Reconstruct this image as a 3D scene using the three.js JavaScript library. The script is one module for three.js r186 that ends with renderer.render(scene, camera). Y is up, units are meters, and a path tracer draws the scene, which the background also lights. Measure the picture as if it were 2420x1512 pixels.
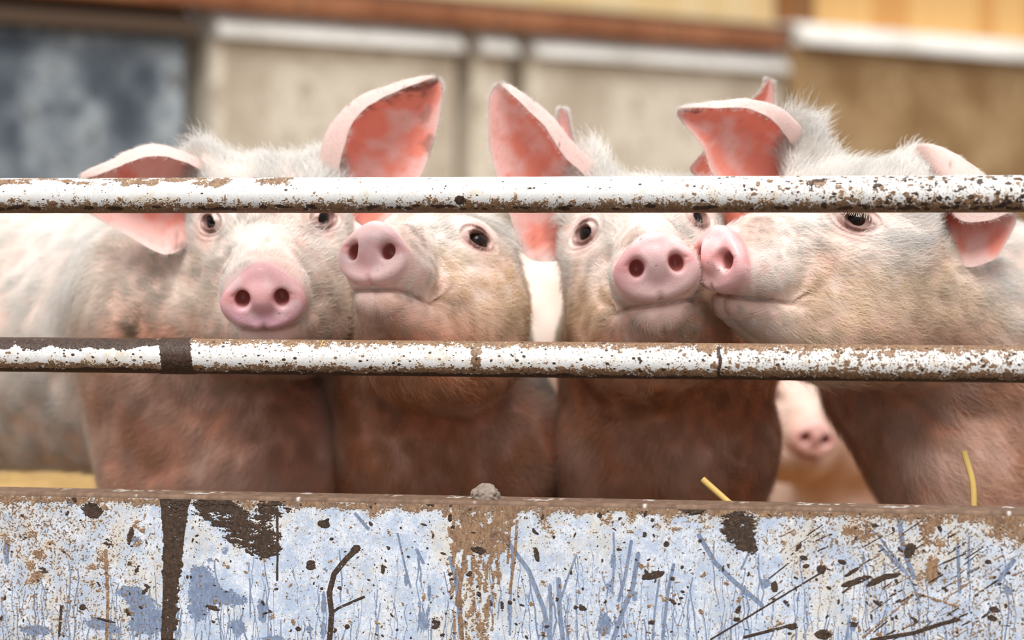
import * as THREE from 'three';
import { mergeGeometries } from 'three/addons/utils/BufferGeometryUtils.js';

// ------------------------------------------------------------------ camera, sky, sun, exposure
const FW = 2420, FH = 1512, FOCAL_PX = 6000, HORIZON = 520, EYE = 0.62, DIST = 2.4;
const PITCH = Math.atan((FH / 2 - HORIZON) / FOCAL_PX);
const camera = new THREE.PerspectiveCamera(2 * Math.atan(FH / 2 / FOCAL_PX) * 180 / Math.PI, FW / FH, 0.05, 100);
camera.position.set(0, EYE, DIST);
camera.rotation.x = -PITCH;
camera.focus = 2.43;
camera.userData.fStop = 3.2;

const scene = new THREE.Scene();
const renderer = new THREE.WebGLRenderer({ antialias: true });
renderer.toneMapping = THREE.LinearToneMapping;
renderer.toneMappingExposure = 1.3;
renderer.shadowMap.enabled = true;
renderer.shadowMap.type = THREE.PCFSoftShadowMap;

{ // bright overcast sky: thin cloud, zenith twice as bright as the horizon
  const W = 64, H = 32, d = new Float32Array(W * H * 4);
  for (let y = 0; y < H; y++) {
    const el = ((y + 0.5) / H - 0.5) * Math.PI, L = el > 0 ? (1 + Math.sin(el)) / 2 : 0.2;
    for (let x = 0; x < W; x++) d.set([1.0 * L, 1.0 * L, 1.02 * L, 1], (y * W + x) * 4);
  }
  const sky = new THREE.DataTexture(d, W, H, THREE.RGBAFormat, THREE.FloatType);
  sky.mapping = THREE.EquirectangularReflectionMapping; sky.magFilter = THREE.LinearFilter; sky.needsUpdate = true;
  scene.background = sky; scene.environment = sky;
  scene.backgroundIntensity = 0.98; scene.environmentIntensity = 0.98;
}
const sun = new THREE.DirectionalLight(new THREE.Color(1.0, 0.97, 0.93), 2.5); // sun through thin cloud, high in front
sun.position.set(-0.25, 4.0, 2.2); sun.target.position.set(0, 0.4, -0.3);
sun.castShadow = true; sun.shadow.radius = 60; sun.shadow.mapSize.set(2048, 2048);
Object.assign(sun.shadow.camera, { left: -3, right: 3, top: 3, bottom: -3, near: 0.1, far: 15 });
sun.name = 'sun';
scene.add(sun, sun.target);

// ------------------------------------------------------------------ helpers
function rng(seed) { let a = seed >>> 0; return () => { a = (a + 0x6d2b79f5) | 0; let t = Math.imul(a ^ (a >>> 15), 1 | a); t = (t + Math.imul(t ^ (t >>> 7), 61 | t)) ^ t; return ((t ^ (t >>> 14)) >>> 0) / 4294967296; }; }
const clamp = (x, a = 0, b = 1) => x < a ? a : x > b ? b : x, lerp = (a, b, t) => a + (b - a) * t;
const sstep = (a, b, x) => { const t = clamp((x - a) / (b - a)); return t * t * (3 - 2 * t); };
const V = (x, y, z) => new THREE.Vector3(x, y, z);
const CP = Math.cos(PITCH), SP = Math.sin(PITCH);
function rayDir(px, py) { const x = (px - FW / 2) / FOCAL_PX, y = (FH / 2 - py) / FOCAL_PX; return [x, y * CP - SP, -y * SP - CP]; }
// photo pixel and a depth (world z) -> world point
function P(px, py, z) { const d = rayDir(px, py), t = (z - DIST) / d[2]; return [d[0] * t, EYE + d[1] * t, z]; }
function hash3(x, y, z) { let h = Math.imul(x, 374761393) ^ Math.imul(y, 668265263) ^ Math.imul(z, 2147483647 - 1274126177); h = Math.imul(h ^ (h >>> 13), 1274126177); h ^= h >>> 16; return (h >>> 0) / 4294967296; }
function noise3(x, y, z) {
  const xi = Math.floor(x), yi = Math.floor(y), zi = Math.floor(z); let u = x - xi, v = y - yi, w = z - zi;
  u = u * u * (3 - 2 * u); v = v * v * (3 - 2 * v); w = w * w * (3 - 2 * w);
  const l = (a, b, t) => a + (b - a) * t;
  return l(l(l(hash3(xi, yi, zi), hash3(xi + 1, yi, zi), u), l(hash3(xi, yi + 1, zi), hash3(xi + 1, yi + 1, zi), u), v), l(l(hash3(xi, yi, zi + 1), hash3(xi + 1, yi, zi + 1), u), l(hash3(xi, yi + 1, zi + 1), hash3(xi + 1, yi + 1, zi + 1), u), v), w);
}
const fbm3 = (x, y, z, o = 3) => { let s = 0, a = 0.5, n = 0; for (let i = 0; i < o; i++) { s += a * noise3(x, y, z); n += a; a *= 0.5; x *= 2.03; y *= 2.03; z *= 2.03; } return s / n; };
// tileable fractal noise field in 0..1
function noiseField(N, cells, oct, seed) {
  const out = new Float32Array(N * N); let amp = 1, tot = 0;
  for (let o = 0; o < oct; o++) {
    const c = cells << o, g = new Float32Array(c * c), r = rng(seed + o * 97);
    for (let i = 0; i < c * c; i++) g[i] = r();
    for (let y = 0; y < N; y++) {
      const fy = y / N * c, y0 = Math.floor(fy), ty = fy - y0, sy = ty * ty * (3 - 2 * ty), r0 = (y0 % c) * c, r1 = ((y0 + 1) % c) * c;
      for (let x = 0; x < N; x++) {
        const fx = x / N * c, x0 = Math.floor(fx), tx = fx - x0, sx = tx * tx * (3 - 2 * tx), xa = x0 % c, xb = (x0 + 1) % c;
        const a = g[r0 + xa] + (g[r0 + xb] - g[r0 + xa]) * sx, b = g[r1 + xa] + (g[r1 + xb] - g[r1 + xa]) * sx;
        out[y * N + x] += amp * (a + (b - a) * sy);
      }
    }
    tot += amp; amp *= 0.55;
  }
  // stretch to use the whole range
  let lo = 1e9, hi = -1e9; for (const v of out) { if (v < lo) lo = v; if (v > hi) hi = v; }
  for (let i = 0; i < out.length; i++) out[i] = (out[i] - lo) / (hi - lo);
  return { N, a: out, at(x, y) { return out[((y | 0) & (N - 1)) * N + ((x | 0) & (N - 1))]; } };
}
const nzCoarse = noiseField(512, 4, 4, 11), nzMid = noiseField(512, 16, 4, 23), nzFine = noiseField(512, 64, 3, 37), nzGrain = noiseField(512, 128, 2, 53);
function dataTexture(data, w, h, srgb, repeat) {
  const t = new THREE.DataTexture(data, w, h, THREE.RGBAFormat, THREE.UnsignedByteType);
  t.magFilter = THREE.LinearFilter; t.minFilter = THREE.LinearMipmapLinearFilter; t.generateMipmaps = true;
  if (srgb) t.colorSpace = THREE.SRGBColorSpace;
  t.wrapS = t.wrapT = repeat ? THREE.RepeatWrapping : THREE.ClampToEdgeWrapping; t.needsUpdate = true; return t;
}
const names = {};
function named(o, name) { const n = names[name] = (names[name] ?? -1) + 1; o.name = n ? name + '_' + String(n).padStart(3, '0') : name; return o; }
function shade(o) { o.castShadow = true; o.receiveShadow = true; return o; }
function mesh(name, geo, mat, parent) { const m = shade(new THREE.Mesh(geo, mat)); m.name = name; if (parent) parent.add(m); return m; }
function top(o, name, label, category, group) { named(o, name); if (label) o.userData.label = label; if (category) o.userData.category = category; if (group) o.userData.group = group; scene.add(o); return o; }
// chamfered box with uv in metres
function boxGeo(w, h, d, bev = 0.004) {
  const s = new THREE.Shape(); const a = w / 2 - bev, b = h / 2 - bev;
  s.moveTo(-a, -b); s.lineTo(a, -b); s.lineTo(a, b); s.lineTo(-a, b); s.closePath();
  const g = new THREE.ExtrudeGeometry(s, { depth: d - 2 * bev, bevelEnabled: true, bevelThickness: bev, bevelSize: bev, bevelSegments: 2 });
  g.translate(0, 0, -d / 2 + bev); return g;
}

// ------------------------------------------------------------------ large structure
function mottled(N, colour, seed) { // colour(n1,n2,n3,x,y) -> sRGB triple
  const d = new Uint8Array(N * N * 4), A = noiseField(N, 4, 5, seed), B = noiseField(N, 16, 4, seed + 5), C = noiseField(N, 64, 2, seed + 9);
  for (let i = 0; i < N * N; i++) { const c = colour(A.a[i], B.a[i], C.a[i]); d[i * 4] = clamp(c[0], 0, 255); d[i * 4 + 1] = clamp(c[1], 0, 255); d[i * 4 + 2] = clamp(c[2], 0, 255); d[i * 4 + 3] = 255; }
  return dataTexture(d, N, N, true, true);
}
const m3 = (c, d, t) => { c[0] += (d[0] - c[0]) * t; c[1] += (d[1] - c[1]) * t; c[2] += (d[2] - c[2]) * t; return c; };
const mix3 = (a, b, t) => [lerp(a[0], b[0], t), lerp(a[1], b[1], t), lerp(a[2], b[2], t)];
const concreteTex = (lo, hi, stain, seed) => mottled(256, (a, b, c) => { let k = mix3(lo, hi, sstep(0.25, 0.75, a * 0.7 + b * 0.3)); k = mix3(k, stain, sstep(0.62, 0.75, b * 0.7 + a * 0.3) * 0.6); return k.map(v => v + (c - 0.5) * 26); }, seed);

// floor of the pen: trodden straw and dung on concrete
{
  const t = mottled(512, (a, b, c) => { const k = mix3([92, 66, 38], [176, 136, 78], sstep(0.3, 0.7, b * 0.6 + c * 0.4)); return mix3(k, [44, 30, 20], sstep(0.42, 0.58, a) * 0.85); }, 301);
  t.repeat.set(1 / 1.1, 1 / 1.1);
  const g = new THREE.BoxGeometry(40, 0.12, 24); // uv in metres
  const p = g.attributes.position, uv = g.attributes.uv; for (let i = 0; i < p.count; i++) uv.setXY(i, p.getX(i), p.getZ(i));
  const f = mesh('floor', g, new THREE.MeshStandardMaterial({ map: t, roughness: 0.95 })); f.position.set(0, -0.06, -11.92); f.userData.kind = 'structure'; scene.add(f);
  // unseen floor before the gate, coloured dark to cut bounce light
  const t2 = mottled(256, (a, b, c) => mix3([46, 38, 32], [84, 72, 62], a * 0.6 + c * 0.4), 321); t2.repeat.set(0.8, 0.8);
  const g2 = new THREE.BoxGeometry(40, 0.12, 8), p2 = g2.attributes.position, uv2 = g2.attributes.uv; for (let i = 0; i < p2.count; i++) uv2.setXY(i, p2.getX(i), p2.getZ(i));
  const f2 = mesh('floor_dark_added', g2, new THREE.MeshStandardMaterial({ map: t2, roughness: 0.7 })); f2.position.set(0, -0.06, 4.08); f2.userData.kind = 'structure'; scene.add(f2);
}
// oblique back wall of big concrete blocks, timber beam and boarding above
const WALL_A = P(500, 520, DIST - 6.85), WALL_B = P(1870, 520, DIST - 8.58);
const wallDir = Math.atan2(WALL_B[2] - WALL_A[2], WALL_B[0] - WALL_A[0]);
// photo column -> distance along the wall from WALL_A
function alongWall(px) {
  const d = rayDir(px, 520), ex = Math.cos(wallDir), ez = Math.sin(wallDir);
  const det = d[0] * -ez + d[2] * ex, bx = WALL_A[0], bz = WALL_A[2] - DIST; const t = (bx * -ez + bz * ex) / det;
  const x = d[0] * t, z = DIST + d[2] * t; return { s: (x - WALL_A[0]) * ex + (z - WALL_A[2]) * ez, depth: DIST - z };
}
const heightAt = (px, py) => { const w = alongWall(px), d = rayDir(px, py), t = w.depth / -d[2]; return EYE + d[1] * t; };
{
  const wall = new THREE.Group(); wall.name = 'wall_back'; wall.userData.kind = 'structure'; scene.add(wall);
  wall.position.set(WALL_A[0], 0, WALL_A[2]); wall.rotation.y = -wallDir;
  const mats = {
    blue: new THREE.MeshStandardMaterial({ map: concreteTex([70, 80, 92], [172, 183, 190], [62, 60, 58], 401), roughness: 0.95 }),
    beige: new THREE.MeshStandardMaterial({ map: concreteTex([190, 177, 158], [226, 217, 200], [164, 150, 130], 411), roughness: 0.95 }),
    ochre: new THREE.MeshStandardMaterial({ map: concreteTex([140, 108, 70], [184, 156, 116], [112, 80, 48], 421), roughness: 0.95 }),
    white: new THREE.MeshStandardMaterial({ map: concreteTex([206, 202, 194], [226, 224, 218], [190, 184, 172], 431), roughness: 0.9 }),  // concrete whitened to paint in the light on the ledge
    beam: new THREE.MeshStandardMaterial({ map: concreteTex([134, 82, 52], [176, 120, 84], [86, 58, 42], 441), roughness: 0.9 }),
    dark: new THREE.MeshStandardMaterial({ color: '#4d3b2c', roughness: 0.95 }),
  };
  for (const k of ['blue', 'beige', 'ochre', 'white', 'beam']) mats[k].map.repeat.set(1.3, 1.3);
  const cuts = [-3500, -1500, -560, 478, 1105, 1232, 1868, 2700, 3700, 4600].map((px) => alongWall(px).s);
  const kinds = ['blue', 'blue', 'blue', 'beige', 'beige', 'beige', 'ochre', 'ochre', 'ochre'];
  const ledge = heightAt(1500, 150), ledgeR = heightAt(2100, 120);
  for (let i = 0; i < kinds.length; i++) {
    const gap = 0.085, w = cuts[i + 1] - cuts[i] - gap, topY = i >= 6 ? ledgeR : ledge;
    for (let row = 0; row < 2; row++) {
      const y0 = row ? topY - 0.62 : 0, y1 = row ? topY : topY - 0.645;
      const m = mesh('concrete_block', boxGeo(w, y1 - y0, 0.3, 0.025), mats[kinds[i]], wall); m.position.set((cuts[i] + cuts[i + 1]) / 2, (y0 + y1) / 2, -0.15 + (i % 2) * 0.006);
    }
    { // sloping ledge along the block's top; its catch of light painted white
      const s = new THREE.Shape(); s.moveTo(0, 0); s.lineTo(0.035, 0.0); s.lineTo(0.03, 0.02); s.lineTo(-0.02, 0.075); s.lineTo(-0.28, 0.08); s.lineTo(-0.28, 0); s.closePath();
      const g = new THREE.ExtrudeGeometry(s, { depth: w, bevelEnabled: false }); g.rotateY(-Math.PI / 2); // profile x -> z
      const m = mesh('coping', g, i < 3 ? mats.dark : mats.white, wall); m.position.set(cuts[i] + gap / 2 + w, topY, 0.0);
    }
  }
  const fillW = cuts[9] - cuts[0]; const back = mesh('mortar_core', boxGeo(fillW, ledge + 0.05, 0.16, 0.004), mats.dark, wall); back.position.set((cuts[0] + cuts[9]) / 2, (ledge + 0.05) / 2, -0.2);
  // rust-brown timber beam lying along the left part of the wall
  const b0 = alongWall(-3400).s, b1 = alongWall(1840).s, by = ledge + 0.085;
  const beam = mesh('timber_beam', boxGeo(b1 - b0, 0.062, 0.12, 0.008), mats.beam, wall); beam.position.set((b0 + b1) / 2, by + 0.02, -0.02);
  // upright timber boards above
  const boardTex = (lo, hi, seed) => { const N = 256, d = new Uint8Array(N * N * 4), A = noiseField(N, 32, 3, seed), B = noiseField(N, 4, 4, seed + 3); for (let y = 0; y < N; y++) for (let x = 0; x < N; x++) { const k = mix3(lo, hi, clamp(A.a[x + ((y >> 4) % N) * N] * 0.7 + B.a[y * N + x] * 0.4)); const i = (y * N + x) * 4; d[i] = k[0]; d[i + 1] = k[1]; d[i + 2] = k[2]; d[i + 3] = 255; } return dataTexture(d, N, N, true, true); };
  const bm = [[[222, 184, 124], [246, 222, 170]], [[230, 198, 142], [250, 232, 190]], [[208, 158, 92], [238, 196, 130]], [[192, 132, 68], [230, 178, 108]]].map(([a, b], i) => { const t = boardTex(a, b, 501 + i * 17); t.repeat.set(4, 1); return new THREE.MeshStandardMaterial({ map: t, roughness: 0.8 }); });
  const r = rng(77); let s = b0; const end = alongWall(4600).s;
  const baseY = by + 0.075, geos = [0.092, 0.105, 0.118].map((w) => boxGeo(w, 1.6, 0.03, 0.005));
  const postS = [alongWall(1925).s, alongWall(560).s];
  while (s < end) {
    const k = Math.floor(r() * 3), w = [0.092, 0.105, 0.118][k], right = s > alongWall(1980).s;
    const m = mesh('board', geos[k], bm[right ? (r() < 0.5 ? 2 : 3) : Math.floor(r() * 2.2)], wall); m.position.set(s + w / 2, baseY + 0.8, -0.16 - r() * 0.006); s += w + 0.006;
  }
  const sill = mesh('sill_rail', boxGeo(end - b0, 0.028, 0.16, 0.006), mats.dark, wall); sill.position.set((b0 + end) / 2, baseY - 0.012, -0.1);
  for (const ps of postS) { const m = mesh('post', boxGeo(0.1, 1.65, 0.1, 0.006), new THREE.MeshStandardMaterial({ color: '#8a5f38', roughness: 0.85 }), wall); m.position.set(ps, baseY + 0.82, -0.09); }
}
// ------------------------------------------------------------------ the gate: two rails and a sheet panel
const F0 = [-0.5015, -0.087], F1 = [0.4665, 0.087], FA = Math.atan2(F1[1] - F0[1], F1[0] - F0[0]);
const FMID = [(F0[0] + F1[0]) / 2, (F0[1] + F1[1]) / 2];
// photo pixel -> gate-local (along, height) on the plane through the rails, pushed forward by off
function onGate(px, py, off = 0) {
  const d = rayDir(px, py), nx = -Math.sin(FA), nz = Math.cos(FA);
  const t = ((FMID[0] * nx + (FMID[1] - DIST) * nz) + off) / (d[0] * nx + d[2] * nz);
  const x = d[0] * t, z = DIST + d[2] * t; return [(x - FMID[0]) * Math.cos(FA) + (z - FMID[1]) * Math.sin(FA), EYE + d[1] * t];
}
const gate = new THREE.Group(); top(gate, 'pen_gate', 'dirty white metal pen gate with two pipe rails above a mud-splashed sheet panel', 'gate');
gate.position.set(FMID[0], 0, FMID[1]); gate.rotation.y = -FA;
const RAIL_R = 0.017, Y_RAIL = [EYE + 0.0238, EYE - 0.1315], Y_PANEL = EYE - 0.2645, GX0 = -0.66, GX1 = 0.62;

function ctx(w, h) { const c = document.createElement('canvas'); c.width = w; c.height = h; const x = c.getContext('2d'); x.fillStyle = '#000'; x.fillRect(0, 0, w, h); x.lineCap = 'round'; x.lineJoin = 'round'; return x; }
function blob(c, x, y, rx, ry, rot, v, soft = 0.5) { // soft grey ellipse
  c.save(); c.translate(x, y); c.rotate(rot); c.scale(rx, ry);
  const g = c.createRadialGradient(0, 0, 1 - soft, 0, 0, 1); g.addColorStop(0, `rgba(255,255,255,${v})`); g.addColorStop(1, 'rgba(255,255,255,0)');
  c.fillStyle = g; c.beginPath(); c.arc(0, 0, 1, 0, 7); c.fill(); c.restore();
}
const alb = (c) => c; // sRGB 0..255 triples
const set3 = (a, b) => { a[0] = b[0]; a[1] = b[1]; a[2] = b[2]; return a; };
const K1 = [180, 196, 220], K2 = [236, 240, 247], K3 = [222, 212, 194], K4 = [168, 178, 194], K5 = [104, 120, 150], K6 = [150, 164, 188], K7 = [70, 52, 38], K8 = [150, 122, 94], K9 = [84, 54, 34], K10 = [188, 150, 112], K11 = [34, 24, 18], K12 = [100, 74, 54], K13 = [206, 188, 164];
// paints the sheet panel, half 0 (left) or 1 (right)
function paintPanel(half) {
  const W = 2048, Hh = 1024, x0 = half ? 0 : -0.66, span = 0.66, h1 = Y_PANEL, hs = span / 2;
  const T = (px, py) => { const [s, h] = onGate(px, py, RAIL_R); return [(s - x0) / span * W, (h1 - h) / hs * Hh]; }; const K = 0.4e-3 / span * W; // texels per photo pixel
  const R = ctx(W, Hh), D = ctx(W, Hh), B = ctx(W, Hh), r = rng(900); // r: same stream for both halves
  const bl = (c, px, py, rx, ry, rot, v, soft) => { const [x, y] = T(px, py); blob(c, x, y, rx * K, ry * K, rot, v, soft); };
  const path = (c, pts, w, v) => { c.strokeStyle = `rgba(255,255,255,${v})`; c.lineWidth = w * K; c.beginPath(); pts.forEach(([a, b], i) => { const [x, y] = T(a, b); if (i) c.lineTo(x, y); else c.moveTo(x, y); }); c.stroke(); };
  const poly = (c, pts, v) => { c.fillStyle = `rgba(255,255,255,${v})`; c.beginPath(); pts.forEach(([a, b], i) => { const [x, y] = T(a, b); if (i) c.lineTo(x, y); else c.moveTo(x, y); }); c.closePath(); c.fill(); };
  // dirt under the top edge
  for (let px = -150; px < 2560; px += 12) { const ty = 1160 + (px / 2420) * 45; bl(R, px + r() * 10, ty + 12 + r() * 8, 16 + r() * 14, 8 + r() * 14 + (r() < 0.12 ? 26 : 0), 0, 0.45 + r() * 0.35, 0.8); }
  // blue-grey bare patches (paint worn to primer)
  for (const [x, y, a, b] of [[170, 1185, 22, 16], [345, 1470, 85, 60], [330, 1420, 50, 40], [470, 1365, 50, 44], [500, 1395, 66, 36], [470, 1440, 40, 60], [545, 1415, 70, 26], [620, 1450, 20, 50], [560, 1480, 30, 30], [80, 1490, 60, 20], [230, 1475, 60, 26], [300, 1400, 50, 20], [700, 1190, 26, 14], [790, 1195, 24, 10], [765, 1430, 10, 50], [765, 1490, 12, 30], [960, 1370, 8, 22], [1000, 1470, 22, 34], [1015, 1400, 9, 40], [1205, 1450, 10, 60], [1440, 1390, 16, 30], [1430, 1480, 26, 40], [1500, 1410, 12, 20], [1450, 1330, 10, 40], [665, 1185, 60, 10], [15, 1300, 12, 60], [1760, 1400, 16, 12], [640, 1510, 60, 16]]) bl(B, x, y, a * 1.15, b * 1.15, 0, 0.72, 0.75);
  for (let i = 0; i < 60; i++) { const x = r() * 2420, y = 1215 + r() * 320; bl(B, x, y, 8 + r() * 20, 6 + r() * 26, 0, 0.25 + r() * 0.35, 0.8); }
  // blue-grey drips and scratches
  for (let i = 0; i < 330; i++) { let x = r() * 2420, y = 1270 + Math.sqrt(r()) * 230; const pts = [[x, y]], n = 4 + r() * 7, l = 12 + r() * 16; for (let j = 0; j < n; j++) { x += (r() - 0.5) * 12; y += l; pts.push([x, y]); } path(B, pts, 1.2 + r() * r() * 4, 0.5 + r() * 0.35); }
  const scratch = [[[940, 1262], [955, 1330], [970, 1388]], [[985, 1300], [1000, 1330]], [[1190, 1268], [1250, 1350], [1285, 1440], [1300, 1510]], [[1362, 1312], [1340, 1370], [1325, 1420]], [[1300, 1385], [1302, 1460], [1300, 1500]], [[1320, 1370], [1322, 1440], [1330, 1510]], [[1450, 1260], [1452, 1330], [1446, 1400]], [[1492, 1280], [1478, 1360], [1462, 1420]], [[1508, 1310], [1495, 1390], [1470, 1450], [1450, 1510]], [[1558, 1370], [1548, 1440], [1542, 1510]], [[1592, 1335], [1578, 1400], [1566, 1510]], [[1652, 1266], [1690, 1330], [1735, 1375], [1800, 1430]], [[2040, 1240], [2075, 1265], [2100, 1300], [2140, 1350], [2165, 1400], [2175, 1430]], [[2080, 1290], [2115, 1330], [2135, 1350]], [[2125, 1230], [2135, 1300], [2160, 1365]], [[2290, 1270], [2288, 1365]], [[2263, 1290], [2268, 1400]], [[2395, 1325], [2355, 1380]], [[1770, 1305], [1752, 1345]], [[840, 1215], [870, 1250]], [[1065, 1320], [1080, 1380], [1090, 1500]], [[1210, 1300], [1205, 1500]]];
  scratch.forEach((p, i) => path(B, p, 5 + (i % 3) * 3, 1));
  // dark mud: vertical caked strip, big splashes
  for (let y = 1160; y < 1560; y += 9) { bl(D, 386 + r() * 6, y, 9, 8, 0, 0.7, 0.6); bl(D, lerp(438, 402, (y - 1160) / 360) + r() * 8, y, 10, 8, 0, 0.7, 0.7); }
  poly(D, [[374, 1150], [462, 1150], [444, 1200], [434, 1280], [428, 1330], [416, 1400], [408, 1512], [404, 1600], [376, 1600], [381, 1500], [385, 1400], [388, 1280], [380, 1200]], 0.85);
  for (const [x, y, a, b, ro, v] of [[525, 1215, 100, 46, 0.1, 0.7], [590, 1262, 100, 52, 0.12, 0.72], [630, 1300, 60, 26, -0.1, 0.75], [500, 1185, 60, 30, 0, 0.75], [640, 1200, 60, 44, 0, 0.6], [215, 1205, 36, 26, 0.3, 0.95], [255, 1280, 20, 12, 0.3, 0.7], [308, 1265, 10, 28, 0.25, 0.9], [1745, 1245, 52, 52, 0.4, 0.9], [1765, 1285, 40, 30, 0.3, 0.85], [1640, 1205, 44, 18, 0, 0.75], [1132, 1300, 22, 14, 0, 0.9], [195, 1435, 13, 10, 0, 0.95], [500, 1435, 30, 8, 0.3, 0.9], [1030, 1470, 16, 22, 0.2, 0.7], [250, 1465, 36, 5, 0.2, 0.8], [100, 1345, 22, 12, 0.8, 0.6]]) bl(D, x, y, a, b, ro, v, 0.5);
  // rust-brown run below the rail foot
  for (let i = 0; i < 240; i++) { const t = r(), x = 1130 + (r() - 0.5) * lerp(190, 120, t), y = 1185 + t * 120; bl(R, x, y, 5 + r() * 9, 6 + r() * 14, 0, 0.5 + r() * 0.3, 0.6); }
  for (let i = 0; i < 150; i++) { const t = r(), x = 1120 + (r() - 0.5) * lerp(130, 90, t), y = 1300 + t * 220; bl(R, x, y, 3 + r() * 6, 8 + r() * 18, 0, 0.4 + r() * 0.3, 0.6); }
  path(R, [[1222, 1230], [1218, 1300], [1205, 1400]], 7, 0.8); path(R, [[1205, 1240], [1200, 1330]], 6, 0.7); path(R, [[1100, 1300], [1085, 1400], [1092, 1510]], 10, 0.8); path(D, [[845, 1296], [820, 1318], [790, 1355], [778, 1400], [784, 1450], [778, 1520]], 13, 0.75); bl(D, 840, 1297, 17, 11, -0.4, 0.9, 0.4); path(D, [[782, 1450], [800, 1436], [860, 1410]], 6, 0.8);
  path(R, [[250, 1300], [255, 1420], [252, 1510]], 8, 0.75); path(D, [[145, 1430], [140, 1500]], 7, 0.7); path(D, [[655, 1200], [656, 1300], [655, 1370]], 5, 0.9);
  path(D, [[1680, 1510], [1780, 1450], [1870, 1395], [1945, 1350]], 4, 0.8); path(D, [[1760, 1505], [1850, 1482], [1880, 1475]], 7, 0.8); path(D, [[2060, 1512], [2160, 1495], [2220, 1475], [2265, 1463]], 9, 0.9); path(R, [[2040, 1505], [2130, 1430], [2160, 1400], [2262, 1432]], 6, 0.7);
  for (const [x, y, a, b, ro] of [[2025, 1372, 44, 9, -0.35], [2075, 1370, 42, 9, -0.5], [2015, 1350, 30, 5, -0.6], [2110, 1360, 26, 6, -0.3], [1940, 1345, 13, 12, 0], [1900, 1318, 12, 7, 0.3], [1905, 1337, 9, 6, -0.3], [1990, 1328, 12, 7, 0.3], [2350, 1440, 14, 9, 0.2], [2345, 1460, 14, 8, 0.3], [2335, 1327, 9, 6, 0], [1945, 1498, 24, 14, 0], [1870, 1480, 18, 9, 0], [2150, 1300, 14, 22, 0.4], [1830, 1385, 10, 16, 0], [1375 + 200, 1285, 8, 8, 0], [1540, 1470, 9, 6, 0], [735, 1335, 15, 16, 0], [905, 1345, 6, 14, 0], [765, 1238, 18, 12, 0.2], [1545, 1358, 38, 11, -0.25], [1268, 1310, 8, 22, -0.2], [820, 1480, 8, 7, 0], [705, 1485, 8, 7, 0]]) bl(D, x, y, a, b, ro, 0.85, 0.35);
  for (let i = 0; i < 34; i++) { const x = 2130 + r() * 150, y = 1215 + r() * 170; bl(R, 2195 + (r() - 0.5) * 60, y, 8 + r() * 12, 10 + r() * 26, 0, 0.4, 0.7); if (i < 20) bl(R, 2300 + r() * 160, 1215 + r() * 60, 20 + r() * 22, 10 + r() * 16, 0, 0.5, 0.7); if (i < 16) bl(R, 2000 + r() * 60, 1225 + r() * 50, 12 + r() * 14, 10 + r() * 12, 0, 0.4, 0.7); }
  for (let i = 0; i < 70; i++) bl(R, r() * 330, 1190 + r() * 190, 8 + r() * 22, 6 + r() * 22, 0, 0.2 + r() * 0.3, 0.7);
  for (let i = 0; i < 40; i++) bl(R, 1280 + r() * 600, 1200 + r() * 60, 8 + r() * 22, 5 + r() * 14, 0, 0.2 + r() * 0.3, 0.7);
  // splatter: specks everywhere, streaks to the lower right
  for (let i = 0; i < 1900; i++) { const x = -120 + r() * 2640, y = 1175 + r() * 400, s = Math.pow(r(), 3.6) * 8 + 1.4; bl(r() < 0.6 ? D : R, x, y, s * (0.8 + r() * 1.4), s * (0.6 + r() * 0.5), r() * 3, 0.62 + r() * 0.35, 0.7); }
  for (let i = 0; i < 120; i++) { const x = 1700 + Math.sqrt(r()) * 740, y = 1250 + r() * 280, l = 10 + r() * 50, a = -0.55 + (r() - 0.5) * 0.3; path(r() < 0.5 ? D : R, [[x, y], [x + l * Math.cos(a), y + l * Math.sin(a)]], 1.2 + r() * 2.5, 0.5 + r() * 0.4); }
  const rd = R.getImageData(0, 0, W, Hh).data, dd = D.getImageData(0, 0, W, Hh).data, bd = B.getImageData(0, 0, W, Hh).data;
  const col = new Uint8Array(W * Hh * 4), bmp = new Uint8Array(W * Hh * 4), c = [0, 0, 0], t3 = [0, 0, 0];
  for (let y = 0; y < Hh; y++) for (let x = 0; x < W; x++) {
    const i = (y * W + x) * 4, gx = x + half * W, n1 = nzCoarse.at(gx * 0.5, y * 0.5), n2 = nzMid.at(gx * 0.8, y * 0.8), n3 = nzFine.at(gx * 0.9, y * 0.9), n4 = nzFine.at(gx * 0.37 + 91, y * 0.3 + 17);
    const gr = nzGrain.at(gx, y), gs = nzGrain.at(gx * 1.0 + 77, y * 0.35 + 31), lo = nzCoarse.at(gx * 0.21 + 9, y * 0.21 + 60);
    // how soiled this stretch of the sheet is: heavily at both ends, lightly in the middle, as in the photograph
    const sp = x / W * span + x0, soil = 0.2 + 0.3 * sstep(-0.26, -0.44, sp + (lo - 0.5) * 0.2) + 0.3 * sstep(0.16, 0.42, sp + (lo - 0.5) * 0.25) + 0.3 * (lo - 0.5);
    m3(set3(c, K1), K2, sstep(0.3, 0.7, n2 * 0.5 + gr * 0.5)); m3(c, K3, sstep(0.48, 0.74, n1 * 0.5 + n4 * 0.3 + gs * 0.2) * 0.65); m3(c, K4, sstep(0.52, 0.8, gs * 0.35 + n2 * 0.35 + lo * 0.3) * 0.55);
    m3(c, K13, clamp(sstep(0.05, 0.6, rd[i] / 255) * 0.4 + sstep(0.35, 0.75, soil + (n4 - 0.5) * 0.5 + (gs - 0.5) * 0.3) * 0.45)); m3(c, K4, sstep(0.56, 0.75, gr * 0.6 + n3 * 0.4) * 0.5);
    const fb = sstep(0.42, 0.54, bd[i] / 255 + (n2 - 0.5) * 0.5 + (n3 - 0.5) * 0.35 + (gr - 0.5) * 0.35); if (fb > 0) m3(c, m3(set3(t3, K5), K6, gs), fb);
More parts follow.
